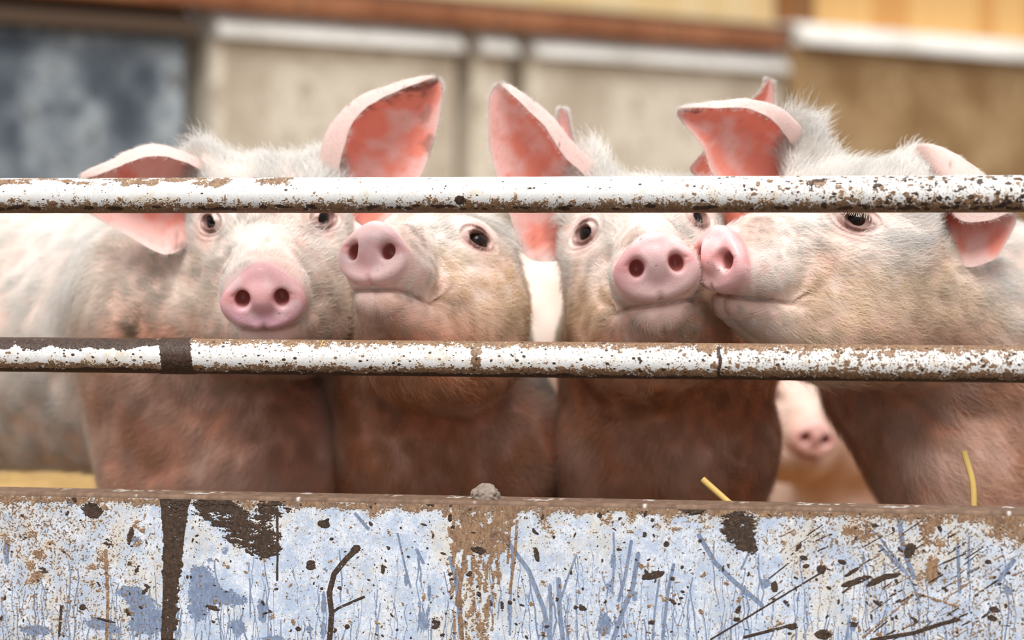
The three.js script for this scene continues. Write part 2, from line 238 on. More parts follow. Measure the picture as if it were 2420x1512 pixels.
    const fs = sstep(0.75, 0.86, gr * 0.72 + n3 * 0.28 + soil * 0.42); if (fs > 0) m3(c, m3(set3(t3, K7), K8, n3), fs * 0.85);
    const fr = sstep(0.42, 0.6, rd[i] / 255 + (n3 - 0.5) * 0.5 + (n4 - 0.5) * 0.4 + (gr - 0.5) * 1.1 + (gs - 0.5) * 0.4); if (fr > 0) m3(c, m3(set3(t3, K9), K10, gs * 0.7 + n4 * 0.3), fr * 0.88);
    const fl = nzFine.at(gx * 0.33 + y * 0.16 + 50, y * 0.95 - gx * 0.1), fd = sstep(0.46, 0.58, dd[i] / 255 + (fl - 0.5) * 0.85 + (n4 - 0.5) * 0.35 + (gr - 0.5) * 0.5); if (fd > 0) m3(c, m3(set3(t3, K11), K12, gs * 0.6 + n3 * 0.4), fd);
    const o = ((Hh - 1 - y) * W + x) * 4; col[o] = clamp(c[0], 0, 255); col[o + 1] = clamp(c[1], 0, 255); col[o + 2] = clamp(c[2], 0, 255); col[o + 3] = 255;
    const hgt = 90 - fb * 26 + fr * (30 + 40 * n3) + fd * (80 + 60 * n3); bmp[o] = bmp[o + 1] = bmp[o + 2] = clamp(hgt, 0, 255); bmp[o + 3] = 255;
  }
  return new THREE.MeshStandardMaterial({ map: dataTexture(col, W, Hh, true), bumpMap: dataTexture(bmp, W, Hh, false), bumpScale: 0.0022, roughness: 0.62 });
}
{
  const M = [paintPanel(0), paintPanel(1)];
  const topTex = mottled(256, (a, b, c) => mix3(mix3([92, 70, 54], [140, 112, 92], c), [206, 204, 200], sstep(0.66, 0.74, b * 0.7 + c * 0.3)), 611); topTex.repeat.set(3, 3);
  const edge = new THREE.MeshStandardMaterial({ map: topTex, roughness: 0.8 });
  // pressed sheet with a folded top flange: front (two texture halves), rounded fold, top, back
  const T = 0.046, zf = RAIL_R, rad = 0.004, prof = []; // profile (z, y)
  const H0 = 0.03, front = [[zf, H0], [zf, Y_PANEL - 0.018]], fold = [[zf, Y_PANEL - 0.018]]; for (let k = 0; k <= 5; k++) { const a = k / 5 * Math.PI / 2; fold.push([zf - rad + rad * Math.cos(a), Y_PANEL - rad + rad * Math.sin(a)]); }
  fold.push([zf - T + rad, Y_PANEL]); for (let k = 0; k <= 5; k++) { const a = k / 5 * Math.PI / 2; fold.push([zf - T + rad - rad * Math.sin(a), Y_PANEL - rad + rad * Math.cos(a)]); } fold.push([zf - T, H0], [zf, H0]);
  const pos = [], uv = [], idx = [], groups = [], NX = 48;
  const strip = (p, xa, xb, mi, f) => { const start = idx.length; for (let j = 0; j < p.length; j++) for (let i = 0; i <= NX; i++) { const x = lerp(xa, xb, i / NX); pos.push(x, p[j][1], p[j][0]); uv.push(...f(x, p[j])); } const b = pos.length / 3 - p.length * (NX + 1); for (let j = 0; j < p.length - 1; j++) for (let i = 0; i < NX; i++) { const a = b + j * (NX + 1) + i; idx.push(a, a + 1, a + NX + 2, a, a + NX + 2, a + NX + 1); } groups.push([start, idx.length - start, mi]); };
  for (const h of [0, 1]) { const x0 = h ? 0 : -0.66; strip([[zf, H0], [zf, Y_PANEL - 0.33], [zf, Y_PANEL - 0.004]], h ? 0 : GX0, h ? GX1 : 0, h, (x, p) => [(x - x0) / 0.66, 1 - (Y_PANEL - p[1]) / 0.33]); }
  let acc = 0; const fl = []; for (let k = 1; k < fold.length; k++) fl.push(fold[k]);
  strip(fl, GX0, GX1, 2, (x, p) => [x, p[0] + p[1]]);
  const g = new THREE.BufferGeometry(); g.setAttribute('position', new THREE.Float32BufferAttribute(pos, 3)); g.setAttribute('uv', new THREE.Float32BufferAttribute(uv, 2)); g.setIndex(idx); for (const a of groups) g.addGroup(...a); g.computeVertexNormals();
  const m = mesh('sheet_panel', g, [...M, edge], gate); m.userData.label = 'white painted sheet metal splashed with mud';
}
function paintRail(which, half) {
  const W = 2048, Hh = 256, X0 = half ? 0 : GX0, len = half ? GX1 : -GX0, R = ctx(W, Hh), D = ctx(W, Hh), r = rng(1200 + which);
  const X = (px) => (onGate(px, which ? 850 : 460)[0] - X0) / len * W, K = 0.4e-3 / len * W; // v: 0 bottom, 0.25 front, 0.5 top, 0.75 back
  const Y = (v) => Hh * (1 - v), KV = Hh; // v in turns
  const bl = (c, px, v, rx, rv, val, soft = 0.6, rot = 0) => blob(c, X(px), Y(v), rx * K, rv * KV, rot, val, soft);
  if (!which) {
    for (let px = -250; px < 2650; px += 10) { bl(R, px, 0.03 + r() * 0.06, 12 + r() * 14, 0.17 + r() * 0.08, 0.8, 1); bl(R, px, -0.02, 20, 0.1, 0.9); if (r() < 0.3) bl(D, px, 0.10 + r() * 0.05, 8 + r() * 14, 0.02 + r() * 0.03, 0.75); }
    for (let i = 0; i < 90; i++) bl(R, r() * 760 - 60, 0.36 + r() * 0.14, 10 + r() * 30, 0.02 + r() * 0.05, 0.4 + r() * 0.3);
    for (let i = 0; i < 330; i++) bl(r() < 0.5 ? R : D, 1540 + Math.sqrt(r()) * 950, 0.1 + r() * 0.4, 3 + r() * 10, 0.008 + r() * 0.03, 0.5 + r() * 0.35);
    bl(D, 1095, 0.2, 16, 0.06, 0.9, 0.4); bl(R, 1930, 0.36, 40, 0.05, 0.8); bl(D, 1935, 0.38, 20, 0.03, 0.7);
    for (let i = 0; i < 260; i++) { const s = 1 + Math.pow(r(), 3) * 4; bl(D, r() * 2700 - 120, 0.08 + r() * 0.42, s, s * 0.0022, 0.7 + r() * 0.3, 0.3); }
  } else {
    for (let px = -250; px < 2650; px += 9) { bl(R, px, 0.02, 18, 0.2 + r() * 0.08, 0.9, 1); bl(D, px, 0.03 + r() * 0.05, 16 + r() * 12, 0.06 + r() * 0.03, 0.5); bl(R, px, 0.45 + r() * 0.05, 14 + r() * 12, 0.13 + r() * 0.06, 0.6 + r() * 0.3, 1); if (r() < 0.5) bl(R, px, 0.13 + r() * 0.05, 10, 0.03, 0.6); }
    for (let i = 0; i < 120; i++) { const px = -150 + r() * 540; bl(D, px, 0.34 + r() * 0.16, 20 + r() * 30, 0.04 + r() * 0.04, 0.5 + r() * 0.3); bl(D, px, r() * 0.12, 20 + r() * 30, 0.03 + r() * 0.03, 0.5); }
    for (let v = -0.1; v < 1; v += 0.03) bl(D, 424 + Math.sin(v * 9) * 6, v, 44, 0.06, 1, 0.25);
    for (let i = 0; i < 900; i++) { const s = 1 + Math.pow(r(), 2) * 5; bl(r() < 0.6 ? D : R, r() * 2700 - 120, 0.1 + r() * 0.4, s, s * 0.0026, 0.6 + r() * 0.4, 0.35, 0); }
    for (let i = 0; i < 300; i++) bl(R, 1650 + r() * 850, 0.08 + r() * 0.42, 3 + r() * 12, 0.008 + r() * 0.03, 0.4 + r() * 0.35);
    for (let i = 0; i < 26; i++) bl(R, 1132 + (r() - 0.5) * 16, 0.14 + r() * 0.34, 10, 0.03, 0.8); for (let v = 0.05; v < 0.4; v += 0.02) bl(D, 1704 + Math.sin(v * 30) * 3, v, 5, 0.02, 0.9, 0.4);
  }
  const rd = R.getImageData(0, 0, W, Hh).data, dd = D.getImageData(0, 0, W, Hh).data, col = new Uint8Array(W * Hh * 4), bmp = new Uint8Array(W * Hh * 4);
  for (let y = 0; y < Hh; y++) for (let x = 0; x < W; x++) {
    const i = (y * W + x) * 4, yy = y * 1.3 + half * 211, n1 = nzCoarse.at(x * 0.5, yy * 0.5 + which * 99), n2 = nzMid.at(x * 0.9, yy * 0.9 + which * 99), n3 = nzFine.at(x + which * 40, yy * 1.0), n4 = nzFine.at(x * 0.4 + 33, yy * 0.4 + which * 7);
    const gr = nzGrain.at(x * 1.2 + which * 61, y * 1.5 + half * 91), gs = nzGrain.at(x * 0.8 + 40, y * 1.2 + 13), lo = nzCoarse.at(x * 0.2 + which * 200 + half * 400, y * 0.2), X1 = x / W * len + X0;
    const soil = (which ? 0.26 : 0.1) + 0.35 * sstep(0.1, 0.35, X1 + (lo - 0.5) * 0.2) + 0.2 * (lo - 0.5);
    let c = [232, 231, 229].map((v) => v + (n3 - 0.5) * 22); c = mix3(c, [214, 200, 178], sstep(0.55, 0.75, n4 * 0.5 + n1 * 0.5) * 0.6);
    const fs = sstep(0.80, 0.9, gr * 0.75 + n3 * 0.25 + soil * 0.42); c = mix3(c, mix3([64, 46, 32], [150, 120, 90], n3), fs * 0.85);
    const fr = sstep(0.42, 0.6, rd[i] / 255 + (n3 - 0.5) * 0.7 + (n4 - 0.5) * 0.6 + (gr - 0.5) * 0.8); c = mix3(c, mix3([70, 44, 26], [178, 138, 98], gs * 0.75 + n4 * 0.25), fr * 0.9);
    const fd = sstep(0.42, 0.58, dd[i] / 255 + (n3 - 0.5) * 0.5 + (n4 - 0.5) * 0.4 + (gr - 0.5) * 0.5); c = mix3(c, mix3([34, 22, 16], [92, 64, 44], gs), fd);
    const o = ((Hh - 1 - y) * W + x) * 4; col[o] = clamp(c[0], 0, 255); col[o + 1] = clamp(c[1], 0, 255); col[o + 2] = clamp(c[2], 0, 255); col[o + 3] = 255;
    bmp[o] = bmp[o + 1] = bmp[o + 2] = clamp(90 + fr * (30 + 50 * n3) + fd * (60 + 70 * n3), 0, 255); bmp[o + 3] = 255;
  }
  const ct = dataTexture(col, W, Hh, true), bt = dataTexture(bmp, W, Hh, false); ct.wrapS = bt.wrapS = ct.wrapT = bt.wrapT = THREE.RepeatWrapping;
  return new THREE.MeshStandardMaterial({ map: ct, bumpMap: bt, bumpScale: 0.0016, roughness: 0.55 });
}
for (const k of [0, 1]) {
  const NS = 360, NA = 48, pos = [], nor = [], uv = [], idx = []; // slightly uneven pipe
  for (let i = 0; i <= NS; i++) for (let j = 0; j <= NA; j++) {
    const x = i < NS / 2 ? lerp(GX0, 0, i / (NS / 2)) : lerp(0, GX1, (i - NS / 2) / (NS / 2)), v = j / NA, a = v * Math.PI * 2 - Math.PI / 2; // v=0 bottom, .25 front
    const rr = RAIL_R * (1 + 0.012 * (fbm3(x * 40 + k * 50, Math.cos(a) * 1.5, Math.sin(a) * 1.5) - 0.5) * 2) + (k && Math.abs(x - onGate(424, 840)[0]) < 0.018 ? 0.0008 : 0);
    pos.push(x, Y_RAIL[k] + Math.sin(a) * rr, Math.cos(a) * rr); nor.push(0, Math.sin(a), Math.cos(a)); uv.push(i / (NS / 2), v);
  }
  for (let i = 0; i <= NS; i++) if (i !== NS) for (let j = 0; j < NA; j++) { const a = i * (NA + 1) + j, b = a + NA + 1; idx.push(a, b, b + 1, a, b + 1, a + 1); }
  const g = new THREE.BufferGeometry(); g.setAttribute('position', new THREE.Float32BufferAttribute(pos, 3)); g.setAttribute('normal', new THREE.Float32BufferAttribute(nor, 3)); g.setAttribute('uv', new THREE.Float32BufferAttribute(uv, 2)); g.setIndex(idx);
  g.addGroup(0, NS / 2 * NA * 6, 0); g.addGroup(NS / 2 * NA * 6, NS / 2 * NA * 6, 1);
  const m = mesh('rail', g, [paintRail(k, 0), paintRail(k, 1)], gate); m.userData.label = k ? 'lower pipe rail caked with brown dirt' : 'upper pipe rail with worn white paint';
}
for (const x of [GX0, GX1]) { const m = mesh('post', boxGeo(0.05, 0.72, 0.05, 0.004), new THREE.MeshStandardMaterial({ color: '#b9bec6', roughness: 0.6 }), gate); m.position.set(x, 0.36, 0); }

// ------------------------------------------------------------------ pigs
const smin = (a, b, k) => { const h = Math.max(k - Math.abs(a - b), 0) / k; return Math.min(a, b) - h * h * k * 0.25; };
const smax = (a, b, k) => -smin(-a, -b, k);
function ell(x, y, z, rx, ry, rz) { const a = x / rx, b = y / ry, c = z / rz, k0 = Math.sqrt(a * a + b * b + c * c), d = a / rx, e = b / ry, f = c / rz, k1 = Math.sqrt(d * d + e * e + f * f); return k1 < 1e-9 ? -Math.min(rx, ry, rz) : k0 * (k0 - 1) / k1; }
function cone(x, y, z, a, b, ra, rb) {
  const bx = b[0] - a[0], by = b[1] - a[1], bz = b[2] - a[2], px = x - a[0], py = y - a[1], pz = z - a[2], t = clamp((px * bx + py * by + pz * bz) / (bx * bx + by * by + bz * bz));
  const dx = px - bx * t, dy = py - by * t, dz = pz - bz * t; return Math.sqrt(dx * dx + dy * dy + dz * dz) - (ra + (rb - ra) * t);
}
// eye frame on the generic head: centre, normal, slit direction, up
let EYEC = [0.0555, 0.052, -0.135]; const EYEN = V(0.72, 0.2, 0.66).normalize(), EYET = V(0.62, -0.12, -0.62).projectOnPlane(EYEN).normalize(), EYEB = V().crossVectors(EYET, EYEN).normalize(); if (EYEB.y < 0) EYEB.negate();
// generic pig head, snout disc centre at the origin, z forward
function headBase(x, y, z) {
  const ax = Math.abs(x);
  let d = ell(x, y - 0.034, z + 0.19, 0.068, 0.064, 0.082);                                    // cranium
  d = smin(d, cone(x, y, z, [0, 0.006, -0.018], [0, 0.036, -0.135], 0.025, 0.043), 0.03);         // bridge of the nose
  d = smin(d, ell(ax - 0.04, y + 0.012, z + 0.165, 0.034, 0.058, 0.07), 0.03);                   // cheek
  d = smin(d, cone(ax, y, z, [0.009, -0.043, -0.044], [0.026, -0.066, -0.14], 0.021, 0.043), 0.03);        // lower jaw
  d = smin(d, ell(x, y + 0.066, z + 0.195, 0.07, 0.055, 0.085), 0.035);                           // jowl
  d = smin(d, ell(ax - 0.021, y + 0.006, z + 0.05, 0.024, 0.031, 0.046), 0.01);                   // upper lip
  d = smin(d, ell(ax - 0.037, y - 0.064, z + 0.14, 0.02, 0.013, 0.028), 0.02);                     // brow
  return d;
}
{ // settle the eye on the surface
  let t = 0.03; for (let k = 0; k < 60; k++) t -= headBase(EYEC[0] + EYEN.x * t, EYEC[1] + EYEN.y * t, EYEC[2] + EYEN.z * t) * 0.7;
  EYEC = [EYEC[0] + EYEN.x * t, EYEC[1] + EYEN.y * t, EYEC[2] + EYEN.z * t];
}
function headSDF(x, y, z, o) {
  let d = headBase(x, y, z); const ax = Math.abs(x); if (d > 0.05) return Math.min(d, Math.hypot(x, y, z) < 0.09 ? 0.03 : d);
  if (z > -0.06 && z < 0.03) { // snout disc, broadest just below the nostrils, with a puffed rim
    const ry = y > -0.006 ? 0.0395 : 0.0275, rx = 0.041 * (y > -0.006 ? 1 - 0.3 * clamp((y + 0.004) / 0.04) ** 1.5 : 1), yy = y + 0.006, q = Math.sqrt((x / rx) ** 2 + (yy / ry) ** 2), d2 = (q - 1) * 0.033;
    const lean = 0.10 * y, zz = z - lean + 0.0105, rr = 0.0085, e1 = d2 + rr, e2 = Math.abs(zz) - 0.0095 + rr;
    let dd = Math.min(Math.max(e1, e2), 0) + Math.hypot(Math.max(e1, 0), Math.max(e2, 0)) - rr;
    dd += 0.0018 * Math.exp(-((q - 0.35) ** 2) / 0.12) - 0.0016 * Math.exp(-((ax - 0.017) ** 2 + (y + 0.018) ** 2) / 0.00014);   // hollow middle, two lower lobes
    dd += 0.0034 * Math.exp(-((ax - 0.0225) ** 2 / 0.00011 + (y - 0.0015) ** 2 / 0.00009)) + 0.0012 * Math.exp(-((ax - 0.014) ** 2 + (y - 0.02) ** 2) / 0.0001) - 0.0012 * Math.exp(-(x * x) / 0.00005 - ((y - 0.002) ** 2) / 0.0005);   // funnels round the nostrils, bar between
    dd += 0.0035 * Math.exp(-(x * x) / 0.000012) * sstep(-0.022, -0.032, y);                                                         // philtrum
    d = smin(d, dd, 0.006);
    // nostrils
    const nx = ax - 0.0195 - 0.12 * y, ny = y - 0.001 + (ax - 0.0195) * 0.25, nd = ell(nx, ny, z - 0.003, 0.0092, 0.0106, 0.02);
    d = smax(d, -nd, 0.005);
    d = smax(d, -ell(ax - 0.027, y - 0.0045, z - 0.004, 0.007, 0.0022, 0.008), 0.003);
  }
  // mouth line
  const ym = -0.0365 + 0.016 * sstep(-0.075, -0.1, z) - 0.002 * Math.sin((z + 0.02) * 60), zm = sstep(-0.103, -0.094, z) * sstep(0.0, -0.012, z), my = (y - ym) / 0.0022;
  d += 0.0032 * Math.exp(-my * my) * zm - 0.0012 * Math.exp(-(((y - ym) / 0.008 + 1.3) ** 2)) * zm;
  d += 0.003 * Math.exp(-((ax - 0.05) ** 2 + (y - ym) ** 2 + (z + 0.098) ** 2) / 0.00008);
  // crease between lip and cheek
  const cr = Math.abs(Math.hypot((z + 0.045) / 1.15, y + 0.004) - 0.05); d += 0.0022 * Math.exp(-(cr * cr) / 0.000012) * sstep(0.012, 0.03, ax) * sstep(-0.05, -0.07, z) * sstep(0.05, 0.02, y) * sstep(-0.04, -0.02, y);
  // folds on the bridge
  for (let k = 0; k < 3; k++) { const zz = z + 0.034 + k * 0.02 + 0.25 * ax; d += (0.0016 - 0.0003 * k) * Math.exp(-(zz * zz) / 0.000012) * sstep(0.02, 0.034, y); }
  { const zz = z + 0.1 - 0.35 * ax, w = sstep(0.035, 0.05, y) * sstep(0.045, 0.02, ax); d += 0.0026 * Math.exp(-(zz * zz) / 0.000022) * w - 0.0012 * Math.exp(-((zz + 0.011) ** 2) / 0.00003) * w; }
  // eyes: lids, opening, folds
  const ex = ax - EYEC[0], ey = y - EYEC[1], ez = z - EYEC[2];
  if (ex * ex + ey * ey + ez * ez < 0.0022) {
    const u = ex * EYET.x + ey * EYET.y + ez * EYET.z, v = ex * EYEB.x + ey * EYEB.y + ez * EYEB.z, w = ex * EYEN.x + ey * EYEN.y + ez * EYEN.z;
    const e = Math.sqrt((u / 0.0124) ** 2 + ((v + 0.0004) / 0.0062) ** 2);
    let h = -0.0030 * Math.exp(-(u * u + v * v) / 0.0005);
    h += 0.0036 * Math.exp(-(((e - 1.3) / 0.25) ** 2)) * (v > 0 ? 1.15 : 0.85);
    h += 0.0015 * Math.exp(-(((e - 2.2) / 0.22) ** 2)) - 0.0014 * Math.exp(-(((e - 1.85) / 0.16) ** 2)) + 0.001 * Math.exp(-(((e - 3.0) / 0.25) ** 2)) * (v < 0 ? 1 : 0.3);
    d -= h; d = smax(d, -ell(u, v + 0.0004, w, 0.0124, 0.0066, 0.018), 0.0025);
  }
  return d;
}
function surfaceNets(f, o, n, h, skip) { // o origin, n counts, h cell; skip(x,y,z) drops cells
  const [nx, ny, nz] = n, sx = nx + 1, sy = ny + 1, sz = nz + 1, val = new Float32Array(sx * sy * sz), B = 6;
  for (let bz = 0; bz < sz; bz += B) for (let by = 0; by < sy; by += B) for (let bx = 0; bx < sx; bx += B) {
    const cx = o[0] + (bx + B / 2) * h, cy = o[1] + (by + B / 2) * h, cz = o[2] + (bz + B / 2) * h, d = f(cx, cy, cz), far = Math.abs(d) > B * h * 0.87 * 1.7 + 0.004;
    for (let z = bz; z < Math.min(bz + B, sz); z++) for (let y = by; y < Math.min(by + B, sy); y++) for (let x = bx; x < Math.min(bx + B, sx); x++) val[(z * sy + y) * sx + x] = far ? d : f(o[0] + x * h, o[1] + y * h, o[2] + z * h);
  }
  const id = new Int32Array(nx * ny * nz).fill(-1), pos = [], idx = [], at = (x, y, z) => val[(z * sy + y) * sx + x], cell = (x, y, z) => id[(z * ny + y) * nx + x];
  const E = []; for (let i = 0; i < 8; i++) for (const b of [1, 2, 4]) if (!(i & b)) E.push([i, i | b]);
  for (let z = 0; z < nz; z++) for (let y = 0; y < ny; y++) for (let x = 0; x < nx; x++) {
    const i0 = (z * sy + y) * sx + x, i2 = i0 + sx, i4 = i0 + sx * sy, i6 = i4 + sx;
    const m = (val[i0] < 0 ? 1 : 0) + (val[i0 + 1] < 0 ? 1 : 0) + (val[i2] < 0 ? 1 : 0) + (val[i2 + 1] < 0 ? 1 : 0) + (val[i4] < 0 ? 1 : 0) + (val[i4 + 1] < 0 ? 1 : 0) + (val[i6] < 0 ? 1 : 0) + (val[i6 + 1] < 0 ? 1 : 0); if (m === 0 || m === 8) continue;
    const c = [val[i0], val[i0 + 1], val[i2], val[i2 + 1], val[i4], val[i4 + 1], val[i6], val[i6 + 1]];
    if (skip && skip(o[0] + (x + 0.5) * h, o[1] + (y + 0.5) * h, o[2] + (z + 0.5) * h)) continue;
    let X = 0, Y = 0, Z = 0, k = 0;
    for (const [a, b] of E) if ((c[a] < 0) !== (c[b] < 0)) { const t = c[a] / (c[a] - c[b]); X += (a & 1) + ((b & 1) - (a & 1)) * t; Y += (a >> 1 & 1) + ((b >> 1 & 1) - (a >> 1 & 1)) * t; Z += (a >> 2) + ((b >> 2) - (a >> 2)) * t; k++; }
    id[(z * ny + y) * nx + x] = pos.length / 3; pos.push(o[0] + (x + X / k) * h, o[1] + (y + Y / k) * h, o[2] + (z + Z / k) * h);
  }
  const quad = (a, b, c, d, flip) => { if (a < 0 || b < 0 || c < 0 || d < 0) return; if (flip) idx.push(a, c, b, a, d, c); else idx.push(a, b, c, a, c, d); };
  for (let z = 1; z < nz; z++) for (let y = 1; y < ny; y++) for (let x = 1; x < nx; x++) {
    const s = at(x, y, z) < 0;
    if (s !== at(x + 1, y, z) < 0) quad(cell(x, y - 1, z - 1), cell(x, y, z - 1), cell(x, y, z), cell(x, y - 1, z), !s);
    if (s !== at(x, y + 1, z) < 0) quad(cell(x - 1, y, z - 1), cell(x - 1, y, z), cell(x, y, z), cell(x, y, z - 1), !s);
    if (s !== at(x, y, z + 1) < 0) quad(cell(x - 1, y - 1, z), cell(x, y - 1, z), cell(x, y, z), cell(x - 1, y, z), !s);
  }
  // pull the points onto the surface
  const g = new Float32Array(3), e = h * 0.3, nor = new Float32Array(pos.length);
  const grad = (x, y, z) => { const a = f(x + e, y, z) - f(x - e, y, z), b = f(x, y + e, z) - f(x, y - e, z), c = f(x, y, z + e) - f(x, y, z - e), l = Math.hypot(a, b, c) || 1; g[0] = a / l; g[1] = b / l; g[2] = c / l; return l / (2 * e); };
  for (let i = 0; i < pos.length; i += 3) { const m = grad(pos[i], pos[i + 1], pos[i + 2]), d = clamp(f(pos[i], pos[i + 1], pos[i + 2]) / Math.max(m, 0.5), -h * 0.6, h * 0.6); for (let k = 0; k < 3; k++) pos[i + k] -= g[k] * d; grad(pos[i], pos[i + 1], pos[i + 2]); nor.set(g, i); }
  return { pos, nor, idx };
}
// thin curved leaf of an ear from rows of control points [upper, middle, lower] running from base to tip
function earShell(rows, thick = 0.0042, NU = 44, NV = 26) {
  const cr = (p, t) => { const n = p.length - 1, i = Math.min(Math.floor(t * n), n - 1), f = t * n - i, a = p[Math.max(i - 1, 0)], b = p[i], c = p[i + 1], d = p[Math.min(i + 2, n)]; return [0, 1, 2].map((k) => 0.5 * (2 * b[k] + (c[k] - a[k]) * f + (2 * a[k] - 5 * b[k] + 4 * c[k] - d[k]) * f * f + (3 * b[k] - a[k] - 3 * c[k] + d[k]) * f * f * f)); };
  const NC = rows[0].length; if (NC > 3) rows = rows.map((r) => r.map((p, c) => c === 2 || c === 3 ? [p[0], p[1], lerp(p[2], lerp(r[1][2], r[4][2], c === 2 ? 0.35 : 0.7), 0.4)] : p)); const cup = NC > 3 ? 0 : 0.35, surf = (u, v) => { if (NC > 3) return V(...cr(Array.from({ length: NC }, (_, c) => cr(rows.map((r) => r[c]), u)), v)); const q = [0, 1, 2].map((c) => cr(rows.map((r) => r[c]), u)); const a = (1 - v) * (1 - 2 * v), b = 4 * v * (1 - v), c = v * (2 * v - 1), p = V(...[0, 1, 2].map((k) => q[0][k] * a + q[1][k] * b + q[2][k] * c)), w = Math.hypot(...[0, 1, 2].map((k) => q[0][k] - q[2][k])), away = p.clone().sub(V(0, EYE, DIST)).normalize(); return p.addScaledVector(away, cup * w * (v * (1 - v) - Math.pow(Math.abs(v - 0.5), 6) * 3)); };
  const pos = [], nor = [], uvs = [], side = [], idx = [], P0 = [], N0 = [];
  for (let i = 0; i <= NU; i++) for (let j = 0; j <= NV; j++) {
    const u = i / NU, v = j / NV, e = 0.004, p = surf(u, v), du = surf(Math.min(u + e, 1), v).sub(surf(Math.max(u - e, 0), v)), dv = surf(u, Math.min(v + e, 1)).sub(surf(u, Math.max(v - e, 0))), n = du.cross(dv).normalize();
    P0.push(p); N0.push(n);
  }
  let flip = 0; for (const [i, n] of N0.entries()) if (NC < 4 || (i % (NV + 1)) / NV > 0.6) flip += n.dot(V(0, EYE, DIST).sub(P0[i])) > 0 ? 1 : -1; const sg = flip > 0 ? 1 : -1; // inner face looks at the gate
  for (const s of [1, -1]) for (let i = 0; i <= NU; i++) for (let j = 0; j <= NV; j++) {
    const k = i * (NV + 1) + j, u = i / NU, v = j / NV, edge = Math.min(v, 1 - v, (1 - u) * 1.6), th = thick * (0.1 + 0.9 * Math.sqrt(clamp(edge / 0.16))) * (1 + 0.9 * (1 - u) * (1 - u)), n = N0[k].clone().multiplyScalar(sg * s), wob = (fbm3(P0[k].x * 60, P0[k].y * 60, P0[k].z * 60) - 0.5) * 0.003 + 0.0009 * Math.sin(v * 24 + 5 * fbm3(u * 3, v * 3, 1)) * sstep(0.02, 0.2, edge) * (1 - u);
    const p = P0[k].clone().addScaledVector(n, th / 2 + wob * s); pos.push(p.x, p.y, p.z); nor.push(n.x, n.y, n.z); uvs.push(u, v); side.push(s);
  }
  const M = (NU + 1) * (NV + 1), st = NV + 1;
  for (let i = 0; i < NU; i++) for (let j = 0; j < NV; j++) { const a = i * st + j, f = sg > 0; for (const [b, fl] of [[a, f], [a + M, !f]]) { if (fl) idx.push(b, b + st, b + st + 1, b, b + st + 1, b + 1); else idx.push(b, b + st + 1, b + st, b, b + 1, b + st + 1); } }
  const rim = []; for (let i = 0; i <= NU; i++) rim.push(i * st); for (let j = 1; j <= NV; j++) rim.push(NU * st + j); for (let i = NU - 1; i >= 0; i--) rim.push(i * st + NV);
  for (let k = 0; k < rim.length - 1; k++) { const a = rim[k], b = rim[k + 1]; idx.push(a, b, b + M, a, b + M, a + M); }
  return { pos, nor, idx, uvs, side };
}
const skinBump = (() => { const N = 512, d = new Uint8Array(N * N * 4), A = noiseField(N, 64, 2, 71), B = noiseField(N, 128, 1, 73); for (let i = 0; i < N * N; i++) { const v = clamp((A.a[i] * 0.55 + B.a[i] * 0.45) * 255, 0, 255); d[i * 4] = d[i * 4 + 1] = d[i * 4 + 2] = v; d[i * 4 + 3] = 255; } const t = dataTexture(d, N, N, false, true); t.repeat.set(1 / 0.1, 1 / 0.1); return t; })();
const skinMat = new THREE.MeshPhysicalMaterial({ vertexColors: true, roughness: 0.52, bumpMap: skinBump, bumpScale: 0.0004, specularIntensity: 0.7 });
const snoutMat = new THREE.MeshPhysicalMaterial({ vertexColors: true, roughness: 0.4, bumpMap: skinBump, bumpScale: 0.00022, clearcoat: 0.35, clearcoatRoughness: 0.35 });
const earMat = new THREE.MeshPhysicalMaterial({ vertexColors: true, roughness: 1.0, transmission: 0.14, thickness: 0, specularIntensity: 0.5, bumpMap: skinBump, bumpScale: 0.0004 });
const eyeMat = new THREE.MeshPhysicalMaterial({ vertexColors: true, roughness: 0.08, specularIntensity: 0.4 });
const coatMat = new THREE.MeshStandardMaterial({ color: 0xffffff, roughness: 0.7 });
const eyeGeo = (() => { const g = new THREE.SphereGeometry(0.0118, 28, 20); const c = [], p = g.attributes.position; for (let i = 0; i < p.count; i++) { const a = Math.acos(clamp(p.getZ(i) / 0.0118, -1, 1)); c.push(...(a < 0.32 ? [0.004, 0.003, 0.003] : a < 1.0 ? [0.022, 0.011, 0.006] : [0.05, 0.028, 0.02])); } g.setAttribute('color', new THREE.Float32BufferAttribute(c, 3)); return g; })();
const lashMat = new THREE.MeshStandardMaterial({ color: '#e8dccb', roughness: 0.7 });
